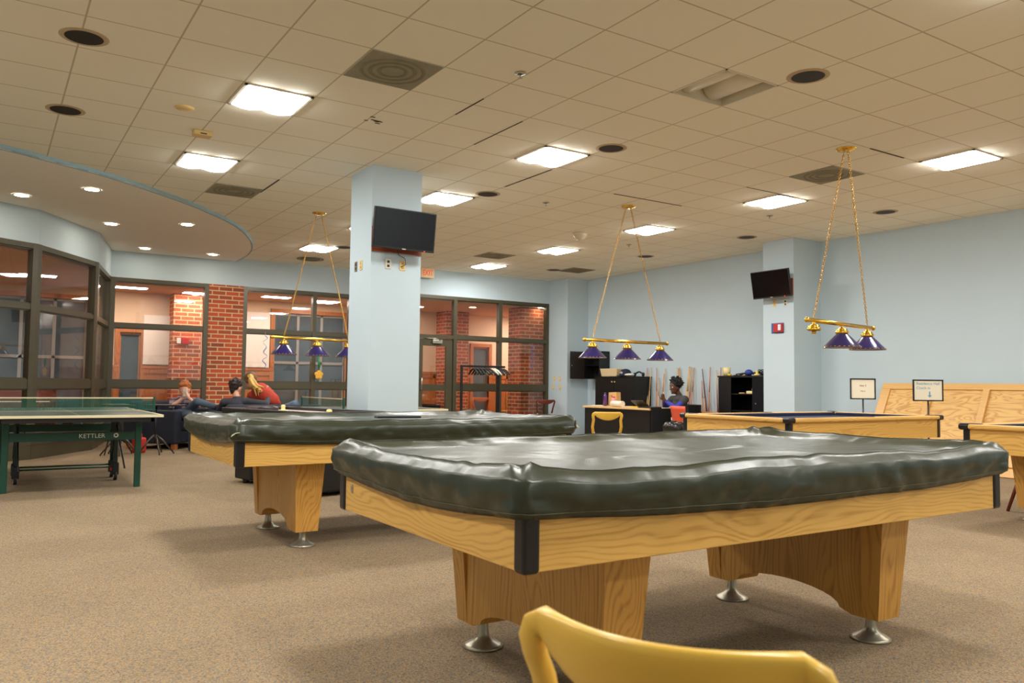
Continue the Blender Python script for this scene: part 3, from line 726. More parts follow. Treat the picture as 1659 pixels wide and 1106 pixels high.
    for nm_, k, up in (('hem_stitching', len(ins)+5, 0), ('top_seam', ins.index(.05), .0016)):
        ring = [Vector(vs[k*n+i]) for i in range(0, n, 1)]
        c_ = Vector((0, 0, .78))
        ring = [v+(Vector((v.x, v.y, 0)).normalized()*(.0032 if not up else 0))+Vector((0, 0, up)) for v in ring]
        MB().tube(ring, .0011 if not up else .0016, 5, closed=True).build(nm_, mat('green_thread', (92, 98, 74), .6) if not up else VINYL, o)
    for k, (tx, ty, dx, dy) in enumerate(tags_at):
        m_ = MB().band([(tx-.05*dy, ty+.03*dx, .805), (tx, ty, .80), (tx+dx*.03, ty+dy*.03, .792), (tx+dx*.05, ty+dy*.04, .78)], [.003, .004, .004, .002], [.006, .013, .012, .004], (0, 0, 1))
        m_.build('torn_tie', mat('torn_backing', (176, 170, 140), .8, noise_amt=.2), o, label='pale torn corner tie')
    return o
def rnd_c(X, Y, seed): return random.Random(seed*10+(X > 0)*2+(Y > 0)).random()
T1 = (-1.009+L2, -3.581+W2); T2 = (-.969+L2, -.287+W2)
pt = pool_table('oak pool table nearest the camera, under a dark green cover', *T1, False)
MB().box(-L2-.004, -L2+.002, .575, .59, .665, .70, bev=.001).cyl((-L2-.006, .583, .69), (-L2, .583, .69), .008).build('coin_lock', STEEL, pt, label='small grey metal lock plate')
pool_table('oak pool table in the second row at left, under a dark green cover', *T2, False)
pool_table('uncovered oak pool table with navy cloth in front of the cue rack', 4.2+L2, -.4+W2, True)
pool_table('uncovered oak pool table cut off by the right edge of the photo', 4.82+L2, -3.14+W2, True)
cover('glossy dark green vinyl cover on the nearest pool table', *T1, 3, [])
cover('dark green vinyl cover with torn corner on the left pool table', *T2, 8, [(-L2-.02, -W2-.035, -.6, -.4), (L2+.03, -W2-.02, .4, -.5)])
MB().box(-.17, .17, -.05, .05, 0, .016, bev=.004).build('flat_tray', BLACK, None, 'flat black tray lying on the left covered pool table', 'tray', loc=(.33, .14, .862), rz=R(-8))

# ------------------------------------------------------------------ hanging billiard lamps
NAVY = mat('navy_enamel', (36, 30, 92), .18, noise_amt=.05, coat=.6)
INNER = mat('shade_inside', (214, 196, 170), .5)
def chain(m_, p, q, link=.034):
    p, q = Vector(p), Vector(q); d = q-p; n = int(d.length/(link*.72)); t = d.normalized(); a = t.orthogonal().normalized(); b = t.cross(a)
    for i in range(n):
        c = p+d*((i+.5)/n); s_ = a if i % 2 else b
        pts = [c+t*(link/2)*math.cos(2*PI*k/8)+s_*(link*.27)*math.sin(2*PI*k/8) for k in range(8)]
        m_.tube(pts, .0036, 4, closed=True)
def billiard_lamp(label, canopy, ang, zb, spacing, shift, missing=()):
    cx, cy = canopy
    t = thing('billiard_lamp', label, 'hanging lamp', (cx, cy, CE), 0, 'brass billiard lamps with navy shades')
    ca, sa = math.cos(ang), math.sin(ang)
    def P(s_, z): return (shift[0]+s_*ca, shift[1]+s_*sa, z-CE)
    MB().lathe([(.0001, -.03), (.05, -.028), (.085, -.018), (.10, -.006), (.10, 0)]).build('canopy', BRASS, t)
    h = .74
    MB().tube([P(-h, zb), P(h, zb)], .021, 14).ball(P(-h, zb), .026, 12, 8).ball(P(h, zb), .026, 12, 8).build('bar', BRASS, t)
    for s_ in (-1, 1):
        m_ = MB(); chain(m_, (s_*.045*ca, s_*.045*sa, -.03), P(s_*spacing*1.0, zb+.03)); m_.build('chain', mat('brass_chain', (214, 168, 84), .3, 1), t)
    for k in (-1, 0, 1):
        x, y, z = P(k*spacing, zb)
        f = MB().lathe([(.014, -.015), (.014, -.035), (.03, -.04), (.055, -.052), (.048, -.064), (.062, -.072), (.066, -.09), (.058, -.098)], (x, y, z), 20, caps=False)
        if k in missing: f.lathe([(.02, -.09), (.022, -.13), (.0001, -.131)], (x, y, z), 12)
        f.build('shade_fitter', BRASS, t)
        if k in missing: continue
        s = MB().lathe([(.046, -.09), (.105, -.15), (.182, -.232), (.187, -.24)], (x, y, z), 36, caps=False).build('lamp_shade', NAVY, t)
        MB().lathe([(.042, -.093), (.101, -.153), (.178, -.235)], (x, y, z), 36, caps=False).build('shade_lining', INNER, s)
        m_ = MB()
        for j in range(26):
            a = 2*PI*j/26; m_.box(-.009, .009, -.0015, .0015, -.0035, .0035, M=Matrix.Translation((x+.1835*math.cos(a), y+.1835*math.sin(a), z-.230)) @ Matrix.Rotation(a+PI/2, 4, 'Z'))
        m_.build('gold_trim', BRASS, s, kind='stuff')
    return t
billiard_lamp('brass billiard lamp hanging left of the column, its third shade hidden', (1.686, 5.861), R(15), 1.75, .55, (.02, 0))
billiard_lamp('brass billiard lamp in the middle, hanging before the black desk', (5.022, 2.885), 0, 1.73, .605, (-.01, 0))
billiard_lamp('brass billiard lamp at right with its first shade missing', (5.057, -.458), R(10), 1.78, .60, (-.06, .03), missing=(-1,))

# ------------------------------------------------------------------ yellow plastic chairs
def hoop_chair(name, label, loc, rz, m, group=None, hw=.215, zr=.785, bulge=.055):
    t = thing(name, label, 'chair', loc, rz, group)
    pts = [(-.17, .12, .50), (-.185, .15, .60), (-hw+.012, .185, .70), (-hw+.005, .198, .735), (-hw+.004, .204, .757), (-hw+.011, .208, .774), (-hw+.026, .21, .783)]
    for i in range(1, 14): x = (-hw+.03)+(2*hw-.06)*i/14; pts.append((x, .21+bulge*(1-(x/(hw-.03))**2), zr))
    k_ = 7
    pts = [(x, y, z+(zr-.785 if i >= 2 else 0)*(0 if i >= k_ else 1)) for i, (x, y, z) in enumerate(pts)]
    pts += [(-p[0], p[1], p[2]) for p in pts[k_-1::-1]]
    n = len(pts); hs = []; ws = []
    for i, p in enumerate(pts):
        u = abs(p[0])/(hw-.03); rail = k_ <= i < n-k_
        hs.append((.026+.030*(1-min(1, u)**2.2)) if rail else (.021 if 3 < i < n-4 else .018)); ws.append(.012 if rail else .014)
    P2 = [(p[0], p[1], p[2]-(hs[i]-.021 if k_ <= i < n-k_ else 0)) for i, p in enumerate(pts)]
    MB().band(P2, ws, hs, (0, 1, 0), 16).build('backrest', m, t)
    s = MB(); vs = []; nn = 12
    s.box(-.22, .22, -.24, .17, .435, .46, bev=.011, seg=3).build('seat', m, t)
    for sx in (-1, 1):
        MB().tube([(sx*.16, .115, .53), (sx*.165, .13, .45), (sx*.19, .2, .2), (sx*.205, .25, .0)], .0105).build('leg', STEEL, t)
        MB().tube([(sx*.17, .1, .425), (sx*.19, -.18, .425), (sx*.205, -.22, .3), (sx*.215, -.24, .0)], .0105).build('leg', STEEL, t)
    MB().tube([(-.19, -.18, .425), (.19, -.18, .425)], .009).build('stretcher', STEEL, t)
    return t
hoop_chair('hoop_chair', 'yellow plastic chair cut off at the bottom, nearest the camera', (-1.380, -4.640, 0), R(114.8), YELLOWP, 'yellow hoop-back chairs', hw=.20, zr=.795)
hoop_chair('hoop_chair', 'yellow plastic chair standing in front of the black desk', (4.50, 2.72, 0), R(147), YELLOWP, 'yellow hoop-back chairs', hw=.185, zr=.775)

# ------------------------------------------------------------------ table tennis table
GREENF = mat('green_metal', (22, 74, 58), .4, .1, noise_amt=.06)
GTOP = mat('green_table_top', (30, 62, 50), .32, noise_amt=.08)
WLINE = mat('white_table_line', (226, 214, 176), .5)
def net(parent, x0, x1, y, z, m_net, along='X'):
    def q(a, b, c): return (a, b, c) if along == 'X' else (b, a, c)
    # woven mesh: real cords
    m_ = MB(); n = int((x1-x0)/.016)
    for i in range(n+1):
        x = x0+(x1-x0)*i/n; m_.raw([q(x-.0016, y, z+.012), q(x+.0016, y, z+.012), q(x+.0016, y, z+.142), q(x-.0016, y, z+.142)], [(0, 1, 2, 3)])
    for k in range(10):
        zz = z+.012+.13*k/9; m_.raw([q(x0, y, zz-.0016), q(x1, y, zz-.0016), q(x1, y, zz+.0016), q(x0, y, zz+.0016)], [(0, 1, 2, 3)])
    net_ = m_.build('net', m_net, parent)
    b = MB(); a0 = q(x0, y-.004, z+.14); a1 = q(x1, y+.004, z+.153)
    b.box(min(a0[0], a1[0]), max(a0[0], a1[0]), min(a0[1], a1[1]), max(a0[1], a1[1]), a0[2], a1[2]).build('net_tape', WLINE, net_)
    for s, x in ((-1, x0), (1, x1)):
        c = MB(); lo = q(x-.012, y-.014, 0); hi = q(x+.012, y+.014, 0)
        c.box(min(lo[0], hi[0]), max(lo[0], hi[0]), min(lo[1], hi[1]), max(lo[1], hi[1]), z-.03, z+.165, bev=.003)
        lo = q(x+s*.02-s*.12, y-.02, 0); hi = q(x+s*.02, y+.02, 0)
        c.box(min(lo[0], hi[0]), max(lo[0], hi[0]), min(lo[1], hi[1]), max(lo[1], hi[1]), z-.045, z-.022, bev=.003)
        c.box(min(lo[0], hi[0]), max(lo[0], hi[0]), min(lo[1], hi[1]), max(lo[1], hi[1]), z+.001, z+.012, bev=.003)
        c.build('net_post', GREENF, net_)
NETM = mat('green_net_cord', (38, 110, 88), .8)
PX0, PX1, PY0, PY1, PZ = -2.28, -.755, 3.46, 6.20, .775
tt = thing('table_tennis_table', 'green folding table tennis table with white edges at the left', 'table tennis table', ((PX0+PX1)/2, (PY0+PY1)/2, 0))
hx, hy = (PX1-PX0)/2, (PY1-PY0)/2
for s in (-1, 1):
    y0, y1 = (.004, hy) if s > 0 else (-hy, -.004)
    tp = MB().box(-hx, hx, y0, y1, PZ-.02, PZ).build('table_half', GTOP, tt)
    MB().box(-hx, hx, y0, y0+.02, PZ, PZ+.001).box(-hx, hx, y1-.02, y1, PZ, PZ+.001).box(-hx, -hx+.02, y0, y1, PZ, PZ+.001).box(hx-.02, hx, y0, y1, PZ, PZ+.001).box(-.0015, .0015, y0, y1, PZ, PZ+.001).build('line_marking', WLINE, tp)
    MB().box(-hx, hx, y0-.003 if s < 0 else y1, y0 if s < 0 else y1+.003, PZ-.024, PZ+.001).box(-hx-.003, -hx, y0, y1, PZ-.024, PZ+.001).box(hx, hx+.003, y0, y1, PZ-.024, PZ+.001).build('edge_band', WLINE, tp)
    MB().box(-hx+.08, hx-.08, y0+.04, y0+.07, PZ-.07, PZ-.02).box(-hx+.08, hx-.08, y1-.07, y1-.04, PZ-.07, PZ-.02).box(-hx+.08, -hx+.11, y0+.04, y1-.04, PZ-.07, PZ-.02).box(hx-.11, hx-.08, y0+.04, y1-.04, PZ-.07, PZ-.02).build('apron', BLACK, tp)
LX0, LX1 = -2.12-(PX0+PX1)/2, -.915-(PX0+PX1)/2
for s in (-1, 1):
    yl = s*(hy-.48)
    for x in (LX0, LX1): MB().box(x-.03, x+.03, yl-.025, yl+.025, 0, PZ-.05, bev=.005).build('leg', GREENF, tt)
    bar = MB().box(LX0, LX1, yl-.012, yl+.012, .50, .585, bev=.003).build('crossbar', GREENF, tt)
    if s < 0:
        M = Matrix.Translation(((LX0+LX1)/2+.16, yl-.0135, .545)) @ Matrix.Rotation(PI/2, 4, 'X')
        MB().text('KETTLER', .062, M, .0008).build('lettering', WHITEP, bar, label='white KETTLER lettering')
        MB().lathe([(.012, 0), (.024, 0), (.024, .001), (.012, .001)], n=16, caps=False).build('emblem', WHITEP, bar).matrix_local = Matrix.Translation(((LX0+LX1)/2+.385, yl-.0135, .548)) @ Matrix.Rotation(PI/2, 4, 'X')
    # inner legs with wheels
    for x in (LX0+.12, LX1-.12):
        yi = s*.16
        g = MB().box(x-.02, x+.02, yi-.02, yi+.02, .12, PZ-.05, bev=.004).build('inner_leg', mat('dark_green_metal', (18, 42, 36), .45, .1), tt)
        MB().box(x-.035, x+.035, yi-.03, yi+.03, .06, .2, bev=.012).build('wheel_fork', BLACK, tt)
        w_ = MB().cyl((x-.016, yi, .05), (x+.016, yi, .05), .05, n=20).build('wheel', mat('dark_tyre', (26, 26, 26), .6), tt)
        MB().cyl((x-.018, yi, .05), (x+.018, yi, .05), .032, n=20).build('hub', WHITEP, w_, label='white wheel hub')
        MB().box(x-.022, x+.022, yi-s*.04-.006, yi-s*.04+.006, .08, .12).build('brake', mat('red_plastic', (196, 40, 28), .4), tt)
    MB().tube([(LX0+.12, s*.16, .15), (LX1-.12, s*.16, .15)], .01).build('lower_rail', GREENF, tt)
for x in (LX0+.12, LX1-.12):
    MB().tube([(x, -.16, .18), (x, 0, .45), (x, .16, .18)], .01).build('folding_strut', BLACK, tt)
    for s in (-1, 1): MB().tube([(x, s*.17, .62), (x, s*(hy-.5), .2)], .009).build('brace', BLACK, tt)
net(tt, -hx-.13, hx+.13, 0, PZ, NETM)

# second, shorter green table with a net beyond the column
t2 = thing('table_tennis_table', 'green table tennis half table with net behind the column', 'table tennis table', (2.55, 5.75, 0))
hz = .76
tp = MB().box(-.85, .85, -.76, .76, hz-.02, hz).build('table_half', GTOP, t2)
MB().box(-.853, .853, -.763, -.76, hz-.024, hz+.001).box(.85, .853, -.76, .76, hz-.024, hz+.001).box(-.853, -.85, -.76, .76, hz-.024, hz+.001).box(-.85, .85, -.76, -.74, hz, hz+.001).box(.83, .85, -.76, .76, hz, hz+.001).build('edge_band', WLINE, tp)
net(t2, -.86, .86, -.80, hz, NETM, 'Y')
for sx in (-1, 1):
    for sy in (-1, 1): MB().box(sx*.6-.025, sx*.6+.025, sy*.6-.025, sy*.6+.025, 0, hz-.02, bev=.004).build('leg', GREENF, t2)

# ------------------------------------------------------------------ air hockey table behind the left pool table
ah = thing('air_hockey_table', 'air hockey table with pale playing field and dark rails', 'air hockey table', (.571, 3.13, 0), R(103))
AHB = mat('black_cabinet_side', (26, 25, 27), .45, noise_amt=.1)
AL, AW = .95, .425
MB().box(-AL, AL, -AW, AW, .62, .795, bev=.01).build('body', AHB, ah)
MB().box(-AL+.06, AL-.06, -AW+.055, AW-.055, .795, .80).build('playing_field', mat('air_hockey_field', (214, 196, 186), .25, noise_amt=.04), ah)
for s in (-1, 1):
    MB().box(-AL, AL, s*(AW-.025)-.03, s*(AW-.025)+.03, .79, .835, bev=.008).build('rail', mat('dark_rail', (40, 34, 34), .35), ah)
    MB().box(s*(AL-.03)-.03, s*(AL-.03)+.03, -AW, AW, .79, .835, bev=.008).build('rail', mat('dark_rail', (40, 34, 34), .35), ah)
    MB().box(s*.68-.18, s*.68+.18, -.3, .3, .04, .62, bev=.02).build('leg_pedestal', AHB, ah)
    for y in (-.25, .25): MB().cyl((s*.68, y, 0), (s*.68, y, .045), .035, n=14).build('leveling_foot', BLACK, ah)
MB().lathe([(.0001, 0), (.05, 0), (.052, .014), (.046, .03), (.022, .034), (.02, .052), (.024, .07), (.018, .082), (.0001, .086)]).build('air_hockey_mallet', mat('cream_plastic', (238, 214, 150), .4), None, 'cream air hockey mallet standing on the dark-railed table', 'mallet', loc=(.37, 3.09, .8005))
MB().lathe([(.0001, 0), (.03, 0), (.033, .01), (.028, .03), (.0001, .036)]).build('puck', mat('cream_plastic', (238, 214, 150), .4), None, 'small cream disc on the air hockey table near the column', 'puck', loc=(.86, 3.03, .8005))
MB().ball((0, 0, .035), (.12, .06, .035), 20, 10).build('dark_pouch', mat('dark_brown_leather', (44, 30, 26), .4, noise_amt=.15), None, 'dark oval leather pouch lying on the air hockey table', 'pouch', loc=(.28, 3.33, .8005), rz=R(-30))
MB().ball((0, 0, .03), (.14, .08, .03), 20, 10).build('folded_jacket', mat('dark_brown_cloth', (58, 40, 34), .7, noise_amt=.25), None, 'flat dark brown garment lying beside the leather pouch', 'jacket', loc=(.24, 3.62, .8005), rz=R(-30))
# ------------------------------------------------------------------ televisions and their boards
SCREEN = mat('tv_screen', (16, 14, 16), .12, noise_amt=.1)
REDW = wood('red_brown_board', (150, 72, 40), (116, 50, 26), 'X', fine=.6)
def tv(label, loc, rz, tilt, wd=.765, ht=.45):
    t = thing('television', label, 'television', loc, rz)
    M = Matrix.Rotation(tilt, 4, 'X')
    MB().box(-wd/2, wd/2, 0, .035, -ht/2, ht/2, bev=.006, M=M).build('bezel', BLACK, t)
    MB().box(-wd/2+.015, wd/2-.015, -.0015, .0005, -ht/2+.022, ht/2-.014, M=M).build('screen', SCREEN, t)
    MB().box(-.022, .022, -.003, 0, -ht/2+.006, -ht/2+.014, M=M).build('badge', WHITEP, t)
    MB().box(wd/2-.13, wd/2-.122, -.003, 0, -ht/2+.004, -ht/2+.012, M=M).build('standby_light', emis('red_led', (1, .05, .02), 6), t)
    MB().box(-.2, .2, .03, .07, -.14, .14, bev=.01, M=M).build('rear_housing', BLACK, t)
    MB().box(-.06, .06, .06, .2, -.05, .05).build('wall_arm', mat('dark_bracket', (36, 36, 38), .4, .6), t)
    return t
tv('black television tilted down on the front of the free-standing column', (1.592, 2.735, 2.85), 0, R(8))
tv('black television tilted down on the wall pillar at right', (8.50, 3.335, 2.835), R(-90), R(10), .77, .455)
MB().box(-.312, .312, -.02, 0, -.14, .14).build('mounting_board', REDW, None, 'red brown wooden board behind the television on the column', 'board', loc=(1.593, 2.961, 2.755))
MB().box(-.02, 0, -.305, .305, -.14, .14).build('mounting_board', wood('red_brown_board_y', (150, 72, 40), (116, 50, 26), 'Y', fine=.6), None, 'red brown wooden board behind the television on the wall pillar', 'board', loc=(8.729, 3.36, 2.785))
t = thing('wall_speaker', 'small black speaker box on the right side of the column', 'speaker', (1.906, 3.25, 2.60))
MB().box(0, .09, -.1, .1, -.1, .1, bev=.01).build('cabinet', BLACK, t); MB().box(.002, .088, -.104, -.098, -.09, .09).build('grille', mat('speaker_cloth', (34, 34, 36), .9), t)
# television cables
MB().tube([(0, 0, .12), (-.05, -.02, .05), (-.04, -.03, -.02), (.04, -.03, -.05), (.06, -.015, -.12), (.0, -.01, -.15)], .004).build('television_cable', BLACK, None, 'thin black cable looping below the television on the column', 'cable', loc=(1.64, 2.95, 2.61))
def plate(label, loc, rz, col='cream', kind='outlet', n=2):
    t = thing('outlet_plate' if kind == 'outlet' else 'switch_plate', label, 'wall outlet' if kind == 'outlet' else 'light switch', loc, rz)
    m_ = {'cream': CREAMP, 'dark': mat('dark_wall_plate', (120, 108, 88), .5), 'steel': mat('steel_plate', (206, 200, 178), .35, .5)}[col]
    MB().box(-.036, .036, -.006, 0, -.058, .058, bev=.002).build('plate', m_, t)
    for s in ((-1, 1) if kind == 'outlet' else (0,)):
        if kind == 'outlet': MB().box(-.014, .014, -.009, -.006, s*.024-.014, s*.024+.014, bev=.003).build('socket', BLACK if col != 'cream' else mat('tan_socket', (196, 160, 96), .5), t)
        else: MB().box(-.006, .006, -.014, -.006, -.012, .012).build('toggle', WHITEP, t)
    return t
plate('steel outlet plate with black plug, left of two on the column front', (1.492, 2.961, 2.485), 0, 'steel')
plate('cream outlet plate below the television, right of two on the column front', (1.67, 2.961, 2.48), 0)
plate('dark outlet plate on the left side of the column', (1.280, 3.392, 2.483), R(-90), 'dark')
plate('cream outlet plate on the left side of the column', (1.280, 3.24, 2.485), R(-90))
plate('cream outlet plate, left of two under the pillar television', (8.729, 3.43, 2.54), R(-90))
plate('cream outlet plate with black sockets, right of two under the pillar television', (8.729, 3.21, 2.53), R(-90), 'steel')
for (y, z, l) in ((9.80, 1.287, 'upper left'), (9.585, 1.287, 'upper right'), (9.84, 1.085, 'lower left'), (9.57, 1.087, 'lower right')):
    plate('cream light switch, %s of four beside the right storefront' % l, (8.819, y, z), R(-90), 'cream', 'switch')
# fire alarm on the pillar
t = thing('fire_alarm', 'red fire alarm strobe on a blue back plate on the wall pillar', 'fire alarm', (8.729, 3.372, 2.12), R(-90))
MB().box(-.125, .125, -.008, 0, -.085, .085, bev=.003).build('back_plate', mat('blue_plate', (60, 92, 150), .5), t)
MB().box(-.055, .125, -.045, -.008, -.07, .07, bev=.006).build('housing', mat('alarm_red', (186, 36, 34), .4), t)
MB().box(.05, .105, -.065, -.045, -.045, .055, bev=.008).build('strobe_lens', mat('clear_lens', (226, 232, 244), .1), t)
# exit sign
t = thing('exit_sign', 'cream exit sign with red EXIT letters beside the column', 'exit sign', (5.53, 9.93, 3.50))
MB().box(-.16, .16, -.03, .03, -.11, .095, bev=.006).build('case', mat('exit_case', (236, 206, 160), .5), t)
MB().box(-.015, .015, -.02, .02, .095, .097).build('mount', WHITEP, t)
MB().text('EXIT', .165, Matrix.Translation((.0, -.031, -.012)) @ Matrix.Rotation(PI/2, 4, 'X') @ Matrix.Diagonal((.72, 1, 1, 1)), .002).build('exit_letters', emis('exit_red', (1, .06, .03), .9), t, label='glowing red EXIT letters')

# ------------------------------------------------------------------ reception desk corner
DTOP = mat('desk_top_laminate', (226, 188, 132), .35, noise_amt=.06)
t = thing('reception_desk', 'black reception desk with pale wood top along the right wall', 'desk', (7.92, 6.12, 0))
MB().box(-.36, -.33, -.9, .9, .0, .70).build('front_panel', BLACKM, t)
MB().box(-.36, .36, -.93, -.9, 0, .70).build('side_panel', BLACKM, t)
MB().box(-.36, .36, .9, .93, 0, .70).build('side_panel', BLACKM, t)
MB().box(-.40, .36, -.95, .95, .705, .74, bev=.004).build('desk_top', DTOP, t)
MB().box(-.36, .30, -.98, -.95, .1, .74).build('end_cap', BLACKM, t)
PURP = mat('purple_bottle', (86, 40, 122), .25, coat=.4)
def bottle(name, label, loc, r_, h, m, capm):
    t = thing(name, label, 'bottle', loc)
    MB().lathe([(.0001, 0), (r_, 0), (r_, h*.72), (r_*.85, h*.8), (r_*.5, h*.84), (r_*.5, h*.87)]).build('bottle_body', m, t)
    MB().lathe([(r_*.55, h*.86), (r_*.6, h*.87), (r_*.6, h*.97), (r_*.3, h), (.0001, h)]).build('cap', capm, t)
def desk_at(x, y, z=.7405, back=0): return tuple(onx(x, y, 7.7))
bottle('water_bottle', 'purple water bottle with dark cap on the desk', (7.80, 6.72, .7405), .038, .26, PURP, mat('dark_cap', (60, 62, 70), .4))
bottle('drink_bottle', 'short pink bottle with red cap on the desk', (7.66, 6.30, .7405), .042, .19, mat('pink_bottle', (240, 150, 150), .4), mat('red_cap', (226, 48, 60), .4))
t = thing('paper_bag', 'brown paper bag with small print standing on the desk', 'paper bag', (7.92, 6.58, .7405), R(90))
KR = mat('kraft_paper', (204, 160, 104), .8, noise_amt=.08)
m_ = MB(); w_, d_, h_ = .12, .06, .27
m_.raw([(-w_, -d_, 0), (w_, -d_, 0), (w_, d_, 0), (-w_, d_, 0), (-w_*.97, -d_*.8, h_), (w_*.98, -d_*.7, h_*.99), (w_, d_*.8, h_*.97), (-w_, d_*.9, h_), (0, -d_*1.1, h_*.5), (0, d_*1.1, h_*.5)],
       [(3, 2, 1, 0), (0, 1, 8), (1, 5, 8), (5, 4, 8), (4, 0, 8), (2, 3, 9), (3, 7, 9), (7, 6, 9), (6, 2, 9), (1, 2, 6, 5), (3, 0, 4, 7)])
m_.build('bag_body', KR, t)
m_ = MB()
for k in range(4): m_.box(-.05+.02*k, -.02+.02*k, .058+.002*k, .061+.002*k, .15+.015*k, .162+.015*k)
m_.build('printed_mark', mat('purple_ink', (110, 70, 110), .8), t)
MB().cyl((-.0, -.15, .055), (0, .15, .055), .055, n=24).build('paper_roll', mat('tissue_white', (240, 224, 206), .8), None, 'white paper roll lying on the desk beside the pink bottle', 'paper roll', loc=(7.60, 6.12, .7405))
MB().box(-.03, .05, -.08, .08, 0, .02, bev=.006).build('yellow_stapler', mat('yellow_tool', (230, 190, 40), .4), None, 'small yellow object near the middle of the desk', 'stapler', loc=(7.66, 5.72, .7405), rz=R(20))
MB().box(-.11, .11, -.15, .15, 0, .004).box(-.10, .12, -.14, .15, .004, .007).build('paper_stack', mat('paper', (236, 226, 206), .8), None, 'sheets of paper at the far end of the desk', 'papers', loc=(7.84, 6.92, .7405), rz=R(6))
MB().box(-.10, .10, -.14, .14, 0, .006).build('loose_papers', mat('paper', (236, 226, 206), .8), None, 'loose sheet of paper at the middle of the desk', 'papers', loc=(7.80, 6.02-.1, .7405), rz=R(-12))
t = thing('laptop', 'black laptop lying open on the desk before the seated person', 'laptop', (7.92, 5.62, .7405), R(90))
MB().box(-.17, .17, -.12, .12, 0, .018, bev=.004).build('keyboard_base', BLACK, t)
MB().box(-.17, .17, 0, .012, 0, .20, bev=.004, M=Matrix.Translation((0, .12, .018)) @ Matrix.Rotation(R(-55), 4, 'X')).build('screen_lid', BLACK, t)
MB().box(-.13, .13, -.16, .16, 0, .022, bev=.004).build('black_binder', BLACK, None, 'black binder lying flat at the near half of the desk', 'binder', loc=(7.66, 5.30, .7405))
# waste bin with a liner and the red-backed chair
t = thing('waste_bin', 'waste bin with crumpled black liner beside the desk end', 'waste bin', (5.32, 2.19, 0))
MB().lathe([(.0001, 0), (.13, 0), (.18, .6), (.17, .6), (.12, .02)], n=20).build('bin_body', mat('grey_bin', (60, 60, 62), .5), t)
m_ = MB(); vs = []; fs = []; n = 36
for k, (r_, z) in enumerate(((.17, .48), (.205, .53), (.215, .60), (.195, .66), (.16, .65), (.14, .58))):
    for i in range(n):
        a = 2*PI*i/n; q = 1+.12*noise.noise(Vector((math.cos(a)*3, math.sin(a)*3, k*.9)))+.05*math.sin(i*2.9+k); vs.append((r_*q*math.cos(a), r_*q*math.sin(a), z+.03*noise.noise(Vector((math.cos(a)*4, math.sin(a)*4, k+5)))))
for k in range(5):
    for i in range(n): j = (i+1) % n; fs.append((k*n+i, k*n+j, (k+1)*n+j, (k+1)*n+i))
m_.raw(vs, fs, True).build('bin_liner', mat('black_liner', (34, 30, 28), .25, bump=.6, bump_scale=25), t, label='crumpled glossy black liner')
t = thing('side_chair', 'chair with a bright orange red back at the desk end', 'chair', (7.43, 4.10, 0), R(82))
RED = mat('orange_red_plastic', (214, 84, 54), .45, noise_amt=.04)
m_ = MB(); vs = []; fs = []
for i in range(9):
    x = -.20+.40*i/8
    for j in range(7):
        z = .46+.35*j/6; vs.append((x*(1-.12*(1-j/6)), .2+.05*j/6-.05*(1-(x/.2)**2)*-1, z))
for i in range(8):
    for j in range(6): fs.append((i*7+j, (i+1)*7+j, (i+1)*7+j+1, i*7+j+1))
o = m_.raw(vs, fs, True).build('backrest', RED, t); sd = o.modifiers.new('t', 'SOLIDIFY'); sd.thickness = .012
MB().box(-.21, .21, -.2, .2, .43, .455, bev=.01).build('seat', RED, t)
for sx in (-1, 1):
    MB().tube([(sx*.17, .24, .62), (sx*.18, .2, .43), (sx*.2, .25, 0)], .011).build('leg', STEEL, t); MB().tube([(sx*.17, -.16, .43), (sx*.2, -.22, 0)], .011).build('leg', STEEL, t)

# wall cabinet and floor cabinets
t = thing('wall_cabinet', 'black wall cabinet with its door swung open in the far corner', 'cabinet', (9.15, 8.81, 1.28))
MB().box(-.02, .268, -.28, .28, 0, .02).box(-.02, .268, -.28, .28, .60, .62).box(-.02, .268, -.28, -.26, 0, .62).box(-.02, .268, .26, .28, 0, .62).box(.25, .268, -.28, .28, 0, .62).box(0, .25, -.26, .26, .3, .315).build('cabinet_body', BLACKM, t)
d = MB().box(-.42, -.02, .262, .28, 0, .62).build('cabinet_door', mat('brown_black_door', (46, 38, 34), .4), t, label='dark brown open door')
MB().ball((-.38, .258, .3), .012, 10, 8).build('door_knob', STEEL, d)
def floor_cabinet(label, y0, y1, zt, open_front=False):
    t = thing('floor_cabinet', label, 'cabinet', (9.16, (y0+y1)/2, 0)); h = (y1-y0)/2; x0 = -.22; x1 = .255
    MB().box(x0, x1, -h, -h+.02, 0, zt).box(x0, x1, h-.02, h, 0, zt).box(x0-.02, x1, -h-.015, h+.015, zt-.03, zt).box(x1-.01, x1, -h, h, 0, zt).box(x0, x1, -h, h, .05, .07).build('cabinet_body', BLACKM, t)
    if not open_front:
        for s in (-1, 1):
            d = MB().box(x0-.018, x0, min(s*.004, s*(h-.004)), max(s*.004, s*(h-.004)), .08, zt-.035, bev=.002).build('cabinet_door', BLACKM, t)
            MB().ball((x0-.032, s*.045, zt-.12), .016, 12, 8).build('door_knob', mat('pale_knob', (230, 196, 150), .4), d)
        MB().cyl((x0-.03, .02, .62), (x0-.018, .02, .62), .012).build('lock', STEEL, t)
    else:
        MB().box(x0, x1, -h+.02, h-.02, .70, .72).box(x0, x1, -h+.02, h-.02, 1.0, 1.015).build('shelf', BLACKM, t)
        MB().box(x0-.018, x0, h-.30, h-.004, .08, zt-.035).build('cabinet_door', BLACKM, t)
        d = MB().box(x0-.018, x0, -h+.004, -h+.28, .08, zt-.035).build('cabinet_door', mat('black_gloss_door', (26, 28, 32), .15), t)
        MB().cyl((x0-.03, -h+.2, .85), (x0-.018, -h+.2, .85), .01).build('lock', STEEL, d)
    return t
floor_cabinet('tall black two-door cabinet behind the desk', 7.17, 8.42, 1.335)
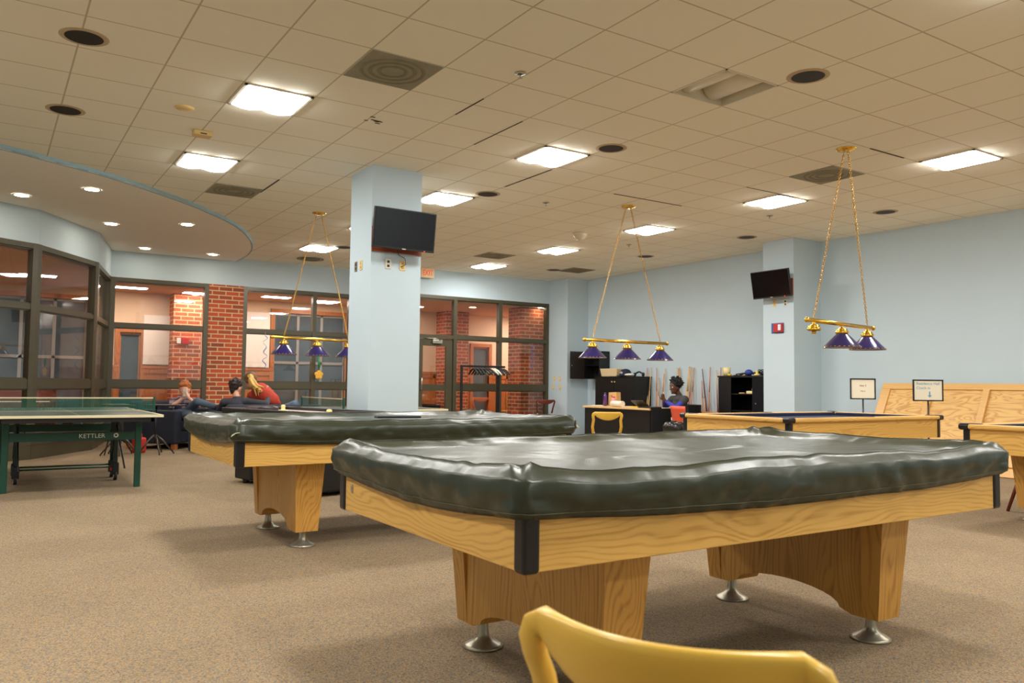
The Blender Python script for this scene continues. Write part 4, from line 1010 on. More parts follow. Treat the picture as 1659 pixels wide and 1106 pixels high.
floor_cabinet('black cabinet with open middle shelf against the wall pillar', 3.80, 4.86, 1.335, True)
# things on and in the cabinets
t = thing('storage_box', 'beige cardboard tray of papers on the two-door cabinet', 'box', (9.12, 8.02, 1.336), R(90))
MB().raw([(-.25, -.14, 0), (.25, -.14, 0), (.25, .14, 0), (-.25, .14, 0), (-.28, -.16, .15), (.28, -.16, .15), (.28, .16, .15), (-.28, .16, .15)], [(3, 2, 1, 0), (0, 1, 5, 4), (1, 2, 6, 5), (2, 3, 7, 6), (3, 0, 4, 7)]).build('tray', mat('beige_card', (222, 198, 154), .7, noise_amt=.06), t)
MB().box(-.285, .285, -.165, .165, .15, .165, bev=.004).build('lid', mat('beige_card_light', (232, 212, 172), .7), t)
t = thing('baseball_cap', 'navy baseball cap with pale bird emblem on the two-door cabinet', 'cap', (9.08, 7.60, 1.336), R(180))
NVC = mat('navy_cloth', (28, 32, 58), .8, noise_amt=.1)
MB().lathe([(.12, 0), (.128, .04), (.12, .09), (.09, .135), (.04, .155), (.0001, .16)]).build('crown', NVC, t)
MB().ball((.13, 0, .012), (.11, .09, .012)).build('brim', NVC, t)
m_ = MB()
for (a, b_, r1) in ((-.03, .07, .02), (.0, .085, .022), (.03, .075, .018), (.015, .06, .02)): m_.ball((.118, a, b_), (.012, r1, .016), 10, 8)
m_.build('emblem', mat('emblem_grey', (190, 186, 178), .7), t, label='pale grey bird emblem')
MB().tube([(0, -.13+.26*i/16, .02+.055*math.sin(PI*i/16)) for i in range(17)], .018, 10).ball((0, -.13, .02), (.04, .02, .045)).ball((0, .13, .02), (.04, .02, .045)).build('headphones', BLACK, None, 'black headphones lying on the two-door cabinet', 'headphones', loc=(9.12, 7.22, 1.352))
MB().ball((0, 0, .03), (.09, .12, .03)).build('white_cap', WHITEP, None, 'small white cloth in front of the headphones', 'cloth', loc=(8.98, 7.36, 1.336))
MB().lathe([(.0001, 0), (.055, 0), (.07, .15), (.062, .15), (.05, .01)]).build('paper_cup', mat('cream_cup', (230, 214, 160), .6), None, 'cream cup standing at the left end of the open cabinet', 'cup', loc=(9.02, 4.74, 1.336))
m_ = MB()
def paddle(label, x, y, z, rz, m, nm='table_tennis_paddle'):
    t = thing(nm, label, 'paddle', (x, y, z), rz, 'table tennis paddles')
    MB().lathe([(.0001, 0), (.075, 0), (.08, .006), (.075, .012), (.0001, .012)]).build('blade', m, t); MB().box(.07, .17, -.014, .014, 0, .022, bev=.006).build('handle', mat('paddle_handle', (214, 176, 110), .5), t)
BLU = mat('blue_rubber', (34, 60, 150), .5)
paddle('black rubber table tennis paddle on the open cabinet beside the cup', 9.0, 4.48, 1.336, R(30), BLACK)
paddle('blue rubber table tennis paddle in the middle of the open cabinet top', 9.06, 4.30, 1.336, R(200), BLU)
MB().ball((0, 0, .055), (.07, .07, .055)).build('blue_ball', BLU, None, 'blue rubber ball on top of the open cabinet', 'ball', loc=(8.98, 4.20, 1.336))
MB().lathe([(.0001, 0), (.05, 0), (.052, .014), (.046, .03), (.022, .034), (.02, .052), (.024, .07), (.018, .09), (.0001, .096)]).build('yellow_mallet', mat('pale_yellow_plastic', (240, 214, 120), .4), None, 'pale yellow mallet on the open cabinet, nearest the pillar', 'mallet', loc=(8.98, 4.02, 1.336))
MB().lathe([(.0001, 0), (.04, 0), (.04, .03), (.0001, .035)]).build('yellow_puck', mat('yellow_tool', (230, 190, 40), .4), None, 'small yellow disc on the open cabinet beside the cup', 'puck', loc=(8.96, 4.62, 1.336))
m_ = MB()
for k in range(4): m_.tube([(.10*math.cos(2*PI*i/20)*(1+.1*k), .14*math.sin(2*PI*i/20), .03+.02*k+.02*math.sin(i*1.3+k)) for i in range(20)], .008, 6, closed=True)
m_.build('coiled_cable', BLACK, None, 'coil of black cable on the open cabinet against the pillar', 'cable', loc=(9.18, 3.98, 1.336))
MB().tube([(0, -.35, .02), (.02, -.1, .05), (0, .2, .04), (.02, .4, .02)], .022, 8).build('black_strap', BLACK, None, 'long black strap lying along the top of the open cabinet', 'strap', loc=(9.26, 4.35, 1.338))
paddle('red rubber paddle lying on the open shelf inside the cabinet', 9.05, 4.28, 1.016, R(160), mat('red_rubber', (130, 40, 36), .6))
MB().box(-.06, .06, -.09, .09, 0, .05, bev=.01).build('cream_box', mat('cream_cup', (230, 214, 160), .6), None, 'cream box on the open shelf inside the cabinet', 'box', loc=(9.0, 4.14, 1.016))
MB().ball((0, 0, .03), .03).build('yellow_ball', mat('yellow_tool', (230, 190, 40), .4), None, 'yellow ball on the cream box inside the cabinet', 'ball', loc=(8.97, 4.09, 1.066))

# ------------------------------------------------------------------ cue rack and cues
t = thing('cue_rack', 'low wooden cue rack rail along the right wall', 'cue rack', (9.36, 6.02, 0))
RW = wood('rack_wood', (206, 130, 62), (160, 92, 40), 'Y')
MB().box(-.16, .05, -1.10, 1.10, .60, .625, bev=.004).build('rack_shelf', RW, t)
MB().box(-.16, -.14, -1.10, 1.10, .625, .66, bev=.004).build('rack_lip', RW, t)
for y in (-1.05, 1.05): MB().box(-.16, .05, y-.02, y+.02, 0, .60).build('rack_bracket', RW, t)
MAPLE = mat('maple_cue', (224, 184, 124), .35, noise_amt=.08); ORNG = mat('orange_cue', (206, 130, 92), .35, noise_amt=.08); PUR = mat('purple_cue', (86, 48, 84), .35); RBR = mat('red_brown_cue', (150, 74, 52), .35)
def cue(px_top, py_top, px_low, py_low, m, label):
    a = onx(px_top, py_top, 9.385); b_ = onx(px_low, py_low, 9.36)
    d = (b_-a); k = (a.z-.64)/(-d.z); foot = a+d*k; foot.x = 9.28
    t = thing('billiard_cue', label, 'billiard cue', foot, 0, 'billiard cues leaning in the rack')
    top = a-foot
    top.x = 9.385-9.28
    mid = top*.45
    MB().cyl((0, 0, 0), mid, .0135, .0115, 10).build('butt', m, t)
    MB().cyl(mid, top, .0115, .0075, 10).build('shaft', m if m is not RBR else MAPLE, t)
    MB().cyl(top, top*1.012, .007, .007, 8).build('tip', mat('cue_tip', (120, 130, 120), .6), t)
CU = [(208, 120, 210, 535, ORNG, 'orange-tinted billiard cue nearest the two-door cabinet'), (218, 185, 232, 535, MAPLE, 'shorter pale billiard cue, second from the two-door cabinet'), (250, 115, 252, 540, MAPLE, 'pale billiard cue, third from the two-door cabinet'),
      (316, 120, 340, 510, ORNG, 'orange-tinted billiard cue leaning right, left of the seated person'), (345, 240, 356, 510, MAPLE, 'short pale billiard cue beside the laptop'), (417, 130, 408, 400, MAPLE, 'pale billiard cue rising above the seated person\'s hands'),
      (403, 190, 400, 400, ORNG, 'short orange billiard cue above the seated person\'s hands'), (555, 118, 556, 230, MAPLE, 'pale billiard cue behind the seated person\'s hair, left of three'), (577, 122, 574, 230, ORNG, 'orange billiard cue behind the seated person\'s hair, middle of three'), (589, 115, 584, 230, MAPLE, 'pale billiard cue behind the seated person\'s hair, right of three'),
      (697, 110, 680, 590, MAPLE, 'pale billiard cue just right of the seated person, first of the tight group'), (706, 105, 694, 600, MAPLE, 'pale billiard cue just right of the seated person, second of the tight group'), (726, 115, 720, 600, RBR, 'brown-butted billiard cue just right of the seated person'), (757, 115, 745, 600, ORNG, 'orange-tinted billiard cue, last of the group right of the person'),
      (850, 130, 928, 590, PUR, 'dark purple billiard cue leaning strongly to the right'), (843, 270, 885, 600, ORNG, 'short orange billiard cue crossing below the purple one'), (872, 270, 910, 600, MAPLE, 'short pale billiard cue just behind the purple one'),
      (942, 110, 957, 600, ORNG, 'orange-tinted upright billiard cue right of the purple one'), (1017, 150, 1060, 600, RBR, 'brown billiard cue leaning right near the open cabinet'), (1067, 115, 1080, 600, ORNG, 'orange-tinted billiard cue second nearest the open cabinet'), (1093, 115, 1091, 600, MAPLE, 'pale billiard cue touching the open cabinet')]
for (a, b_, c, d, m, l) in CU: cue(1020+a/7.213, 580+b_/7.213, 1020+c/7.213, 580+d/7.213, m, l)

# ------------------------------------------------------------------ sign stands
def sign_stand(label, loc, rz, wd, ht, zc, lines, kind):
    t = thing('sign_stand', label, 'sign stand', loc, rz)
    MB().lathe([(.0001, 0), (.13, 0), (.13, .012), (.03, .022), (.012, .04)]).build('base', BLACK, t)
    MB().cyl((0, 0, .03), (0, 0, zc-ht/2+.01), .011).build('pole', BLACK, t)
    f = MB(); b_ = .016
    f.box(-wd/2, wd/2, -.012, .012, zc-ht/2, zc-ht/2+b_).box(-wd/2, wd/2, -.012, .012, zc+ht/2-b_, zc+ht/2).box(-wd/2, -wd/2+b_, -.012, .012, zc-ht/2, zc+ht/2).box(wd/2-b_, wd/2, -.012, .012, zc-ht/2, zc+ht/2)
    f.build('sign_frame', BLACK, t)
    p = MB().box(-wd/2+b_, wd/2-b_, -.004, .004, zc-ht/2+b_, zc+ht/2-b_).build('paper_sheet', mat('sign_paper', (240, 230, 206), .7), t)
    for (s, size, x, z, col) in lines:
        MB().text(s, size, Matrix.Translation((x, -.005, zc+z)) @ Matrix.Rotation(PI/2, 4, 'X'), .0006).build('writing', mat('ink_'+col, {'red': (150, 60, 50), 'blue': (96, 160, 196)}[col], .8), p)
    if kind: 
        MB().prism([(-.008, .02), (.008, .02), (.008, -.03), (.028, -.03), (0, -.06), (-.028, -.03), (-.008, -.03)], -.0006, .0006, M=Matrix.Translation((.02, -.005, zc-.035)) @ Matrix.Rotation(PI/2, 4, 'X')).build('drawn_arrow', mat('ink_blue', (96, 160, 196), .8), p, label='light blue arrow drawn pointing down')
    return t
s1 = ond(1398, 640, 11.0); s2 = ond(1503.5, 640, 10.7)
sign_stand('black framed sign stand with small red print, left of two', (s1.x, s1.y, 0), R(-45), .325, .285, 1.125, [('Step 2', .034, 0, .045, 'red'), ('Here', .030, 0, -.03, 'red')], False)
sign_stand('black framed sign stand with blue handwriting and arrow, right of two', (s2.x, s2.y, 0), R(-38), .385, .285, 1.115, [('Residence Hall', .05, -.0, .088, 'blue'), ('Check in', .05, -.06, .03, 'blue')], True)

# ------------------------------------------------------------------ leaning plywood panel
PLY = plywood(); PEDGE = wood('pine_trim', (224, 176, 104), (200, 146, 78), 'Y', rings=1.2)
H_ = math.hypot(.62, 1.21); lean = math.atan2(.62, 1.21)
Mp = Matrix.Rotation(lean, 4, 'Y')
t = thing('plywood_panel', 'large framed plywood panel leaning against the right wall', 'plywood panel', (8.74, 1.88, 0))
def pbox(m_, y0, y1, z0, z1, x0, x1, bev=0): m_.box(x0, x1, y0, y1, z0, z1, bev=bev, M=Mp); return m_
PL = 5.0
pbox(MB(), -PL, 0, .02, H_-.01, 0, .018).build('sheet', PLY, t)
m_ = MB(); pbox(m_, -PL, 0, H_-.10, H_, -.022, 0, .006); m_.build('top_rail', PEDGE, t)
m_ = MB(); pbox(m_, -PL, 0, .14, .28, -.022, 0, .004); m_.build('lower_rail', PEDGE, t)
m_ = MB(); pbox(m_, -PL, 0, 0, .10, -.022, .02, .004); m_.build('bottom_board', PEDGE, t)
m_ = MB(); pbox(m_, -.14, 0, .10, H_-.10, -.022, 0, .004); m_.build('end_stile', PEDGE, t)
for y in (-.78, -1.57, -2.36, -3.15, -3.94):
    m_ = MB(); pbox(m_, y-.045, y+.045, .28, H_-.10, -.04, 0, .004); m_.build('batten', PEDGE, t)

# wooden chair half hidden under the rightmost table
t = thing('wooden_chair', 'dark red wooden chair, only its slanted leg visible at the right edge', 'chair', (6.04, -1.84, 0), R(-75.8))
DW = wood('mahogany', (120, 46, 26), (84, 28, 16), 'Z')
MB().box(-.2, .2, -.2, .2, .43, .46, bev=.01).build('seat', DW, t)
for sx in (-1, 1):
    for sy in (-1, 1): MB().cyl((sx*.15, sy*.15, .43), (sx*.27, sy*.25, 0), .02, .014).build('leg', DW, t)
MB().box(-.18, .18, .17, .19, .5, .56).build('backrest', DW, t)
for sx in (-1, 1): MB().cyl((sx*.16, .18, .45), (sx*.16, .18, .55), .012).build('back_spindle', DW, t)

# ------------------------------------------------------------------ coat rack with hangers before the glass
t = thing('coat_rack', 'black metal coat rack in front of the right storefront', 'coat rack', (6.64, 9.4, 0))
MB().box(-.54, .55, -.02, .02, 1.49, 1.535, bev=.004).build('hanging_rail', BLACK, t)
MB().box(-.55, -.51, -.025, .025, .04, 1.535, bev=.004).build('post', BLACK, t)
MB().box(.35, .41, -.025, .025, .04, 1.5, bev=.004).build('post', BLACK, t)
for x in (-.53, .38): MB().box(x-.025, x+.025, -.28, .28, 0, .04, bev=.006).build('foot', BLACK, t)
MB().box(-.53, .38, -.015, .015, .3, .33).build('lower_rail', BLACK, t)
HNG = mat('hanger_black', (24, 23, 23), .5)
HW = mat('hanger_white', (230, 226, 214), .5)
h0 = None
def hanger(m):
    t = bpy.data.objects.new('coat_hanger', None); COL.objects.link(t)
    MB().tube([(0, 0, .03)]+[(0, .02*math.cos(a), .0+.02*math.sin(a)) for a in (2.2, 1.5, .8, 0, -.8)]+[(0, 0, -.03), (0, 0, -.055)], .003, 6).build('hook', STEEL, t)
    MB().tube([(0, -.225, -.175), (0, -.1, -.09), (0, 0, -.055), (0, .1, -.09), (0, .225, -.175)], [.016, .02, .018, .02, .016], 8).build('shoulder_bar', m, t)
    return t
hb = hanger(HNG); hw_ = hanger(HW)
HX = [-.24, -.16, -.08, 0, .08, .155, .22, .29, .34, .42, .48, .53]
for k, x in enumerate(HX):
    w_ = k in (6, 7)
    src = hw_ if w_ else hb
    h = src if (k == 0 or k == 6) else copy_tree(src)
    h.location = (6.64+x, 9.4, 1.518); h.rotation_euler = (0, 0, R(4+((k*37) % 9-4)*2.0))
    ordn = ('first', 'second', 'third', 'fourth', 'fifth', 'sixth', '', '', 'seventh', 'eighth', 'ninth', 'last')[k]
    tag(h, ('white coat hanger, %s of two pale ones on the rack' % ('left' if k == 6 else 'right')) if w_ else ('black coat hanger, %s black one from the left on the rack' % ordn if k < 11 else 'black coat hanger at the right end of the rack'), 'coat hanger', 'coat hangers on the rack')

# ------------------------------------------------------------------ hanging decorations
def ribbon(label, loc, L, m):
    pts = []; n = 60
    for i in range(n): a = i*.42; z = -L*i/n; pts.append((.035*math.sin(a)*(1+.4*math.sin(i*.21)), .035*math.cos(a), z))
    t = thing('spiral_ribbon', label, 'ribbon', loc)
    MB().band(pts, [.001]*n, [.009]*n, (0, 1, 0), 4).build('ribbon_coil', m, t); MB().cyl((0, 0, 0), (0, .0, .06), .0015, n=5).build('thread', WHITEP, t)
BLR = mat('blue_ribbon', (70, 118, 200), .3)
p = ony(430, 543, YL-.12); ribbon('blue spiral ribbon hanging before the cream panel left of the column', (p.x, YL-.12, p.z), .74, BLR)
p = ony(862, 560, YB-.12); ribbon('blue spiral ribbon hanging before the right brick pier', (p.x, YB-.12, p.z), .54, BLR)
p = ony(516.5, 607, YL-.12)
t = thing('hanging_ornament', 'yellow flower ornament with green streamer hanging at the left storefront', 'ornament', (p.x, YL-.12, p.z))
GD = mat('yellow_felt', (236, 178, 60), .7)
m_ = MB()
for k in range(5): a = 2*PI*k/5+PI/2; m_.ball((.055*math.cos(a), 0, .055*math.sin(a)), (.042, .012, .042), 12, 8)
m_.ball((0, 0, 0), (.045, .014, .045), 12, 8); m_.build('flower', GD, t)
MB().tube([(0, 0, .09), (.01, 0, .2), (-.012, 0, .3), (.008, 0, .42)], [.006, .03, .018, .012], 8).build('streamer', mat('green_foil', (40, 140, 70), .3, .4), t, label='shiny green streamer')
MB().cyl((0, 0, .42), (0, 0, .75), .0015, n=5).build('thread', WHITEP, t)
# ------------------------------------------------------------------ lounge seats by the left storefront
def hp(px_, Z, z):
    """a standing point: image column px_, distance Z along the view, height z"""
    f_ = Vector((math.sin(YAW), math.cos(YAW), 0)); l_ = (px_-829.5)/F_PX*Z
    p = CAM + f_*Z + r0*l_; return Vector((p.x, p.y, z))
NAVYF = mat('dark_navy_fabric', (34, 38, 52), .85, noise_amt=.12, bump=.15, bump_scale=120)
def lounge(label, loc, rz, width, m, cat='armchair', name='armchair', foot=CHERRY, zb=.78):
    t = thing(name, label, cat, loc, rz)
    h = width/2
    MB().box(-.48, .48, -h+.16, h-.16, .10, .30, bev=.02).build('seat_base', m, t)
    n = max(1, round((width-.4)/.7)); cw = (width-.36)/n
    for i in range(n): MB().box(-.30, .50, -h+.18+i*cw+.008, -h+.18+(i+1)*cw-.008, .30, .45, bev=.04, seg=4).build('seat_cushion', m, t)
    MB().box(-.5, -.28, -h+.1, h-.1, .10, zb, bev=.06, seg=5).build('backrest', m, t)
    for s in (-1, 1): MB().box(-.5, .48, min(s*h, s*(h-.19)), max(s*h, s*(h-.19)), .09, .64, bev=.03, seg=4).build('armrest', m, t)
    for sx in (-1, 1):
        for sy in (-1, 1): MB().box(sx*.42-.04, sx*.42+.04, sy*(h-.08)-.04, sy*(h-.08)+.04, 0, .09, bev=.006).build('foot', foot, t)
    return t
lounge('dark navy loveseat whose tall side faces the camera, left of the red-haired person', (.52, 9.52, 0), R(-45), 1.5, NAVYF, 'loveseat', 'loveseat')
lounge('dark navy sofa turned away from the camera, holding the couple', (1.68, 8.12, 0), R(90), 1.75, NAVYF, 'sofa', 'sofa', zb=.76)
def tablet_table(label, p, top_off, rz):
    t = thing('side_table', label, 'side table', (p.x, p.y, 0), rz, 'small black tables on star feet')
    MB().box(-.12, .42, -.17, .17, .735, .76, bev=.008).build('table_top', BLACK, t)
    MB().cyl((0, 0, .16), (0, 0, .735), .018, n=12).build('column', BLACK, t)
    for k in range(5):
        a = 2*PI*k/5+.3; MB().tube([(0, 0, .30), (.10*math.cos(a), .10*math.sin(a), .22), (.27*math.cos(a), .27*math.sin(a), .02)], [.016, .014, .011], 8).ball((.27*math.cos(a), .27*math.sin(a), .014), .014, 10, 6).build('leg', mat('dark_steel_leg', (90, 84, 76), .35, .8), t)
tablet_table('small black star-footed table beside the red-haired person', hp(256, 12.55, 0), 0, R(-30))
tablet_table('small black star-footed table behind the table tennis table', hp(200, 12.3, 0), 0, R(100))
p = hp(228, 12.75, 0)
MB().box(-.08, .08, -.09, .09, 0, .24, bev=.03, seg=3).tube([(-.05, 0, .23), (-.04, 0, .29), (.04, 0, .29), (.05, 0, .23)], .008).build('red_bag', mat('red_nylon', (200, 44, 34), .5), None, 'red bag on the carpet beside the navy loveseat', 'bag', loc=(p.x+.02, p.y-.02, 0), rz=R(20))

# ------------------------------------------------------------------ people
def person(label, base, J, look, skin, hair, top, pants, shoe, bare_fore=False, sleeve_to=1.0, extra_top=None, hands=((1, 0, 0), (1, 0, 0)), hs=1.0, vest=None, curl=.5):
    B = Vector((base.x, base.y, 0)); t = thing('person', label, 'person', tuple(B)); t['kind_note'] = 'seated'; del t['kind_note']
    J = {k: Vector(v)-B for k, v in J.items()}
    F = Vector(look).normalized(); S = Vector((0, 0, 1)).cross(F).normalized(); U = F.cross(S)
    Rm = Matrix((F, S, U)).transposed()
    H = J['head']
    def hl(x, y, z): return H+(Rm @ Vector((x, y, z)))*hs
    pr = [(J['pelvis'], J['chest'], .115, .12), (J['chest'], J['neck'], .085, .052), (J['neck'], hl(-.015, 0, -.05), .052, .05),
          (J['shL'], J['shR'], .052, .052), (J['hipL'], J['hipR'], .085, .085),
          ('e', tuple(hl(0, 0, .015)), (.094*hs, .074*hs, .108*hs), Rm), ('e', tuple(hl(.022, 0, -.05)), (.062*hs, .054*hs, .062*hs), Rm),
          (hl(.085, 0, .012), hl(.108, 0, -.022), .009, .014), (hl(.098, .012, -.024), hl(.098, -.012, -.024), .009, .009),
          (hl(.078, .016, -.058), hl(.078, -.016, -.058), .011, .011), (hl(.072, 0, -.092), hl(.070, 0, -.088), .018, .018),
          (hl(.078, .03, .035), hl(.084, 0, .033), .010, .008), (hl(.078, -.03, .035), hl(.084, 0, .033), .010, .008)]
    for s in (-1, 1): pr.append(('e', tuple(hl(-.004, s*.075, -.005)), (.02*hs, .009, .03*hs), Rm))
    for a in 'LR':
        pr += [(J['sh'+a], J['el'+a], .047, .037), (J['el'+a], J['ha'+a], .037, .025), (J['hip'+a], J['kn'+a], .078, .052), (J['kn'+a], J['an'+a], .05, .034)]
        ha = J['ha'+a]; d = Vector(hands['LR'.index(a)]).normalized()
        sd = d.cross(Vector((0, 0, 1))); sd = sd.normalized() if sd.length > .1 else Vector((1, 0, 0)); nn = d.cross(sd)
        Hm = Matrix((d, sd, nn)).transposed()
        pr.append(('e', tuple(ha+d*.05), (.05, .038, .017), Hm))
        for i, (off, ln) in enumerate(((-.028, .062), (-.010, .072), (.010, .068), (.027, .052))):
            p0 = ha+d*.085+sd*off; p1 = p0+d*ln*.5-nn*.008*curl; p2 = p1+d*ln*.42-nn*.05*curl; pr += [(p0, p1, .0095, .0085), (p1, p2, .0085, .007)]
        sg = 1 if a == 'L' else -1
        p0 = ha+d*.025+sd*.034*sg; p1 = p0+d*.03+sd*.022*sg; pr += [(p0, p1, .012, .0105), (p1, p1+d*.028-nn*.012, .0105, .008)]
    remesh('body', pr, skin, t, vox=.0075, it=3)
    # clothing
    g = .014
    tp = [(J['pelvis'], J['chest'], .135, .138), (J['chest'], J['neck']-Vector((0, 0, .02)), .10, .062), (J['shL'], J['shR'], .066, .066), (J['chest'], (J['shL']+J['shR'])/2, .13, .09)]
    for a in 'LR':
        tp.append((J['sh'+a], J['el'+a], .062, .05))
        if not bare_fore: tp.append((J['el'+a], J['el'+a].lerp(J['ha'+a], .88*sleeve_to), .05, .037))
    if extra_top: tp += [((Vector(q[0])-B, Vector(q[1])-B, q[2], q[3])) for q in extra_top]
    remesh('shirt', tp, top, t, vox=.012, it=4)
    if vest: remesh('vest', [(J['pelvis'], J['chest'], .147, .150), (J['chest'], J['neck']-Vector((0, 0, .03)), .112, .068), (J['shL'].lerp(J['shR'], .03), J['shR'].lerp(J['shL'], .03), .078, .078), (J['chest'], (J['shL']+J['shR'])/2, .142, .1), (J['shL'], J['shL'].lerp(J['elL'], .35), .076, .068), (J['shR'], J['shR'].lerp(J['elR'], .35), .076, .068)], vest, t, vox=.012)
    pn = [(J['hipL'], J['hipR'], .105, .105), (J['pelvis'], (J['hipL']+J['hipR'])/2, .115, .105)]
    for a in 'LR': pn += [(J['hip'+a], J['kn'+a], .094, .066), (J['kn'+a], J['kn'+a].lerp(J['an'+a], .93), .064, .05)]
    remesh('trousers', pn, pants, t, vox=.014, it=4)
    for a in 'LR':
        an = J['an'+a]; d = Vector(J.get('toe'+a, an+F*.15)-an) if 'toe'+a in J else F*.15
        d = d.normalized(); remesh('shoe', [(an-Vector((0, 0, .01)), an+d*.13, .042, .032), (an-d*.03, an+d*.05, .04, .042)], shoe, t, vox=.01, it=3)
    # face details
    for s in (-1, 1):
        e = MB().ball(tuple(hl(.076, s*.030, .012)), .0135*hs, 12, 8).build('eye', mat('eye_white', (226, 220, 210), .3), t)
        MB().ball(tuple(hl(.0875, s*.030, .011)), .006*hs, 10, 6).build('iris', mat('iris_dark', (40, 28, 20), .2), e)
        MB().tube([hl(.084, s*.012, .033), hl(.086, s*.03, .040), hl(.074, s*.05, .034)], .004, 6).build('eyebrow', hair[0], t)
    MB().tube([hl(.084, .024, -.057), hl(.092, 0, -.060), hl(.084, -.024, -.057)], [.003, .006, .003], 8).build('lips', mat('lips', (150, 84, 72), .5), t)
    return t, hl, Rm, B
def tufts(hl, Rm, n_, rad, seed):
    rr_ = random.Random(seed); out = []
    for k in range(n_):
        a = rr_.random()*2*PI; b_ = rr_.random()*1.45; d = Vector((math.cos(a)*math.cos(b_), math.sin(a)*math.cos(b_), math.sin(b_)))
        c = hl(-.022+d.x*rad[0]*.93, d.y*rad[1]*.93, .04+d.z*rad[2]*.93); out.append((c, c+(Rm @ (d*.009+Vector((rr_.uniform(-.01, .012), rr_.uniform(-.01, .01), 0)))), .014, .009))
    return out
# the red-haired person on the loveseat
SK1 = mat('fair_skin', (232, 176, 146), .5, sub=.1, noise_amt=.04)
SK2 = mat('dark_skin', (92, 56, 40), .45, noise_amt=.05)
HAIR_R = mat('ginger_hair', (176, 96, 40), .6, noise_amt=.25, noise_scale=60, bump=.6, bump_scale=120)
HAIR_D = mat('dark_brown_hair', (40, 26, 20), .55, noise_amt=.3, noise_scale=60, bump=.6, bump_scale=120)
HAIR_K = mat('black_hair', (18, 14, 13), .8, noise_amt=.3, noise_scale=40, bump=1, bump_scale=90)
HAIR_B = mat('blonde_hair', (220, 176, 96), .5, noise_amt=.25, noise_scale=50, bump=.6, bump_scale=110)
JEANS = mat('blue_jeans', (82, 98, 118), .85, noise_amt=.15, noise_scale=25)
JEAN_D = mat('dark_jeans', (44, 52, 70), .85, noise_amt=.15, noise_scale=25)
SHOE = mat('brown_shoe', (74, 52, 40), .6)
def plaid():
    m = bpy.data.materials.new('plaid_shirt'); m.use_nodes = True; nt = m.node_tree; b = nt.nodes['Principled BSDF']; b.inputs['Roughness'].default_value = .85
    tc = nt.nodes.new('ShaderNodeTexCoord'); sp = nt.nodes.new('ShaderNodeSeparateXYZ'); nt.links.new(tc.outputs['Object'], sp.inputs[0])
    ad = nt.nodes.new('ShaderNodeMath'); ad.operation = 'ADD'; nt.links.new(sp.outputs[0], ad.inputs[0]); nt.links.new(sp.outputs[1], ad.inputs[1])
    fa = []
    for src in (ad.outputs[0], sp.outputs[2]):
        mu = nt.nodes.new('ShaderNodeMath'); mu.operation = 'MULTIPLY'; mu.inputs[1].default_value = 26; nt.links.new(src, mu.inputs[0])
        pp = nt.nodes.new('ShaderNodeMath'); pp.operation = 'PINGPONG'; pp.inputs[1].default_value = 1; nt.links.new(mu.outputs[0], pp.inputs[0])
        gt = nt.nodes.new('ShaderNodeMath'); gt.operation = 'GREATER_THAN'; gt.inputs[1].default_value = .6; nt.links.new(pp.outputs[0], gt.inputs[0]); fa.append(gt)
    av = nt.nodes.new('ShaderNodeMath'); av.operation = 'ADD'; nt.links.new(fa[0].outputs[0], av.inputs[0]); nt.links.new(fa[1].outputs[0], av.inputs[1])
    rp = nt.nodes.new('ShaderNodeValToRGB'); rp.color_ramp.interpolation = 'CONSTANT'
    hf = nt.nodes.new('ShaderNodeMath'); hf.operation = 'MULTIPLY'; hf.inputs[1].default_value = .5; nt.links.new(av.outputs[0], hf.inputs[0])
    e = rp.color_ramp.elements; e[0].color = srgb((176, 156, 158)); e[1].position = .4; e[1].color = srgb((110, 92, 112)); n_ = e.new(.9); n_.color = srgb((70, 56, 80))
    nt.links.new(hf.outputs[0], rp.inputs[0]); nt.links.new(rp.outputs[0], b.inputs['Base Color']); return m
PLAID = plaid()
def hz(px_, y, Z): return 1.12+((614.3+.0115*px_)-y)/F_PX*Z
def P3(px_, y, Z): return hp(px_, Z, hz(px_, y, Z))
J = dict(pelvis=hp(296, 14.25, .56), chest=hp(299, 14.22, .76), neck=P3(300, 645, 14.2), head=P3(301, 631, 14.08), shL=P3(318, 650, 14.15), shR=P3(283, 650, 14.2),
         elL=P3(323, 657, 13.75), elR=P3(281, 658, 13.8), haL=P3(308, 644, 13.82), haR=P3(298, 645, 13.84), hipL=hp(303, 14.1, .54), hipR=hp(291, 14.1, .54),
         knL=P3(322, 650, 13.45), knR=hp(318, 13.4, .56), anL=P3(352, 659, 13.55), anR=hp(328, 13.3, .07), toeL=P3(360, 657, 13.5), toeR=hp(340, 13.2, .05))
look = -fw*1.0+cr*.15; look.z = -.35
tp_, hl, Rm, B = person('red-haired person in a plaid shirt and jeans, hands raised to the face', J['pelvis'], J, look, SK1, (HAIR_R,), PLAID, JEANS, SHOE, hs=1.14, hands=((J['haR']-J['haL'])*.4+Vector((0, 0, .1)), (J['haL']-J['haR'])*.4+Vector((0, 0, .1))), bare_fore=True)
remesh('hair', [('e', tuple(hl(-.022, 0, .045)), (.112, .096, .108), Rm), (hl(.05, .03, .098), hl(.062, -.03, .092), .034, .034), (hl(.0, .062, .06), hl(-.05, .06, .0), .028, .03), (hl(.0, -.062, .06), hl(-.05, -.06, .0), .028, .03)]+tufts(hl, Rm, 40, (.108, .092, .104), 3), HAIR_R, tp_, vox=.008, it=1)
p = (J['haL']+J['haR'])/2+Vector((0, 0, .09))
MB().box(-.035, .035, -.005, .005, -.06, .06, bev=.004).build('mobile_phone', WHITEP, None, 'white phone held before the face of the red-haired person', 'phone', loc=tuple(p-fw*.02), rz=-YAW)
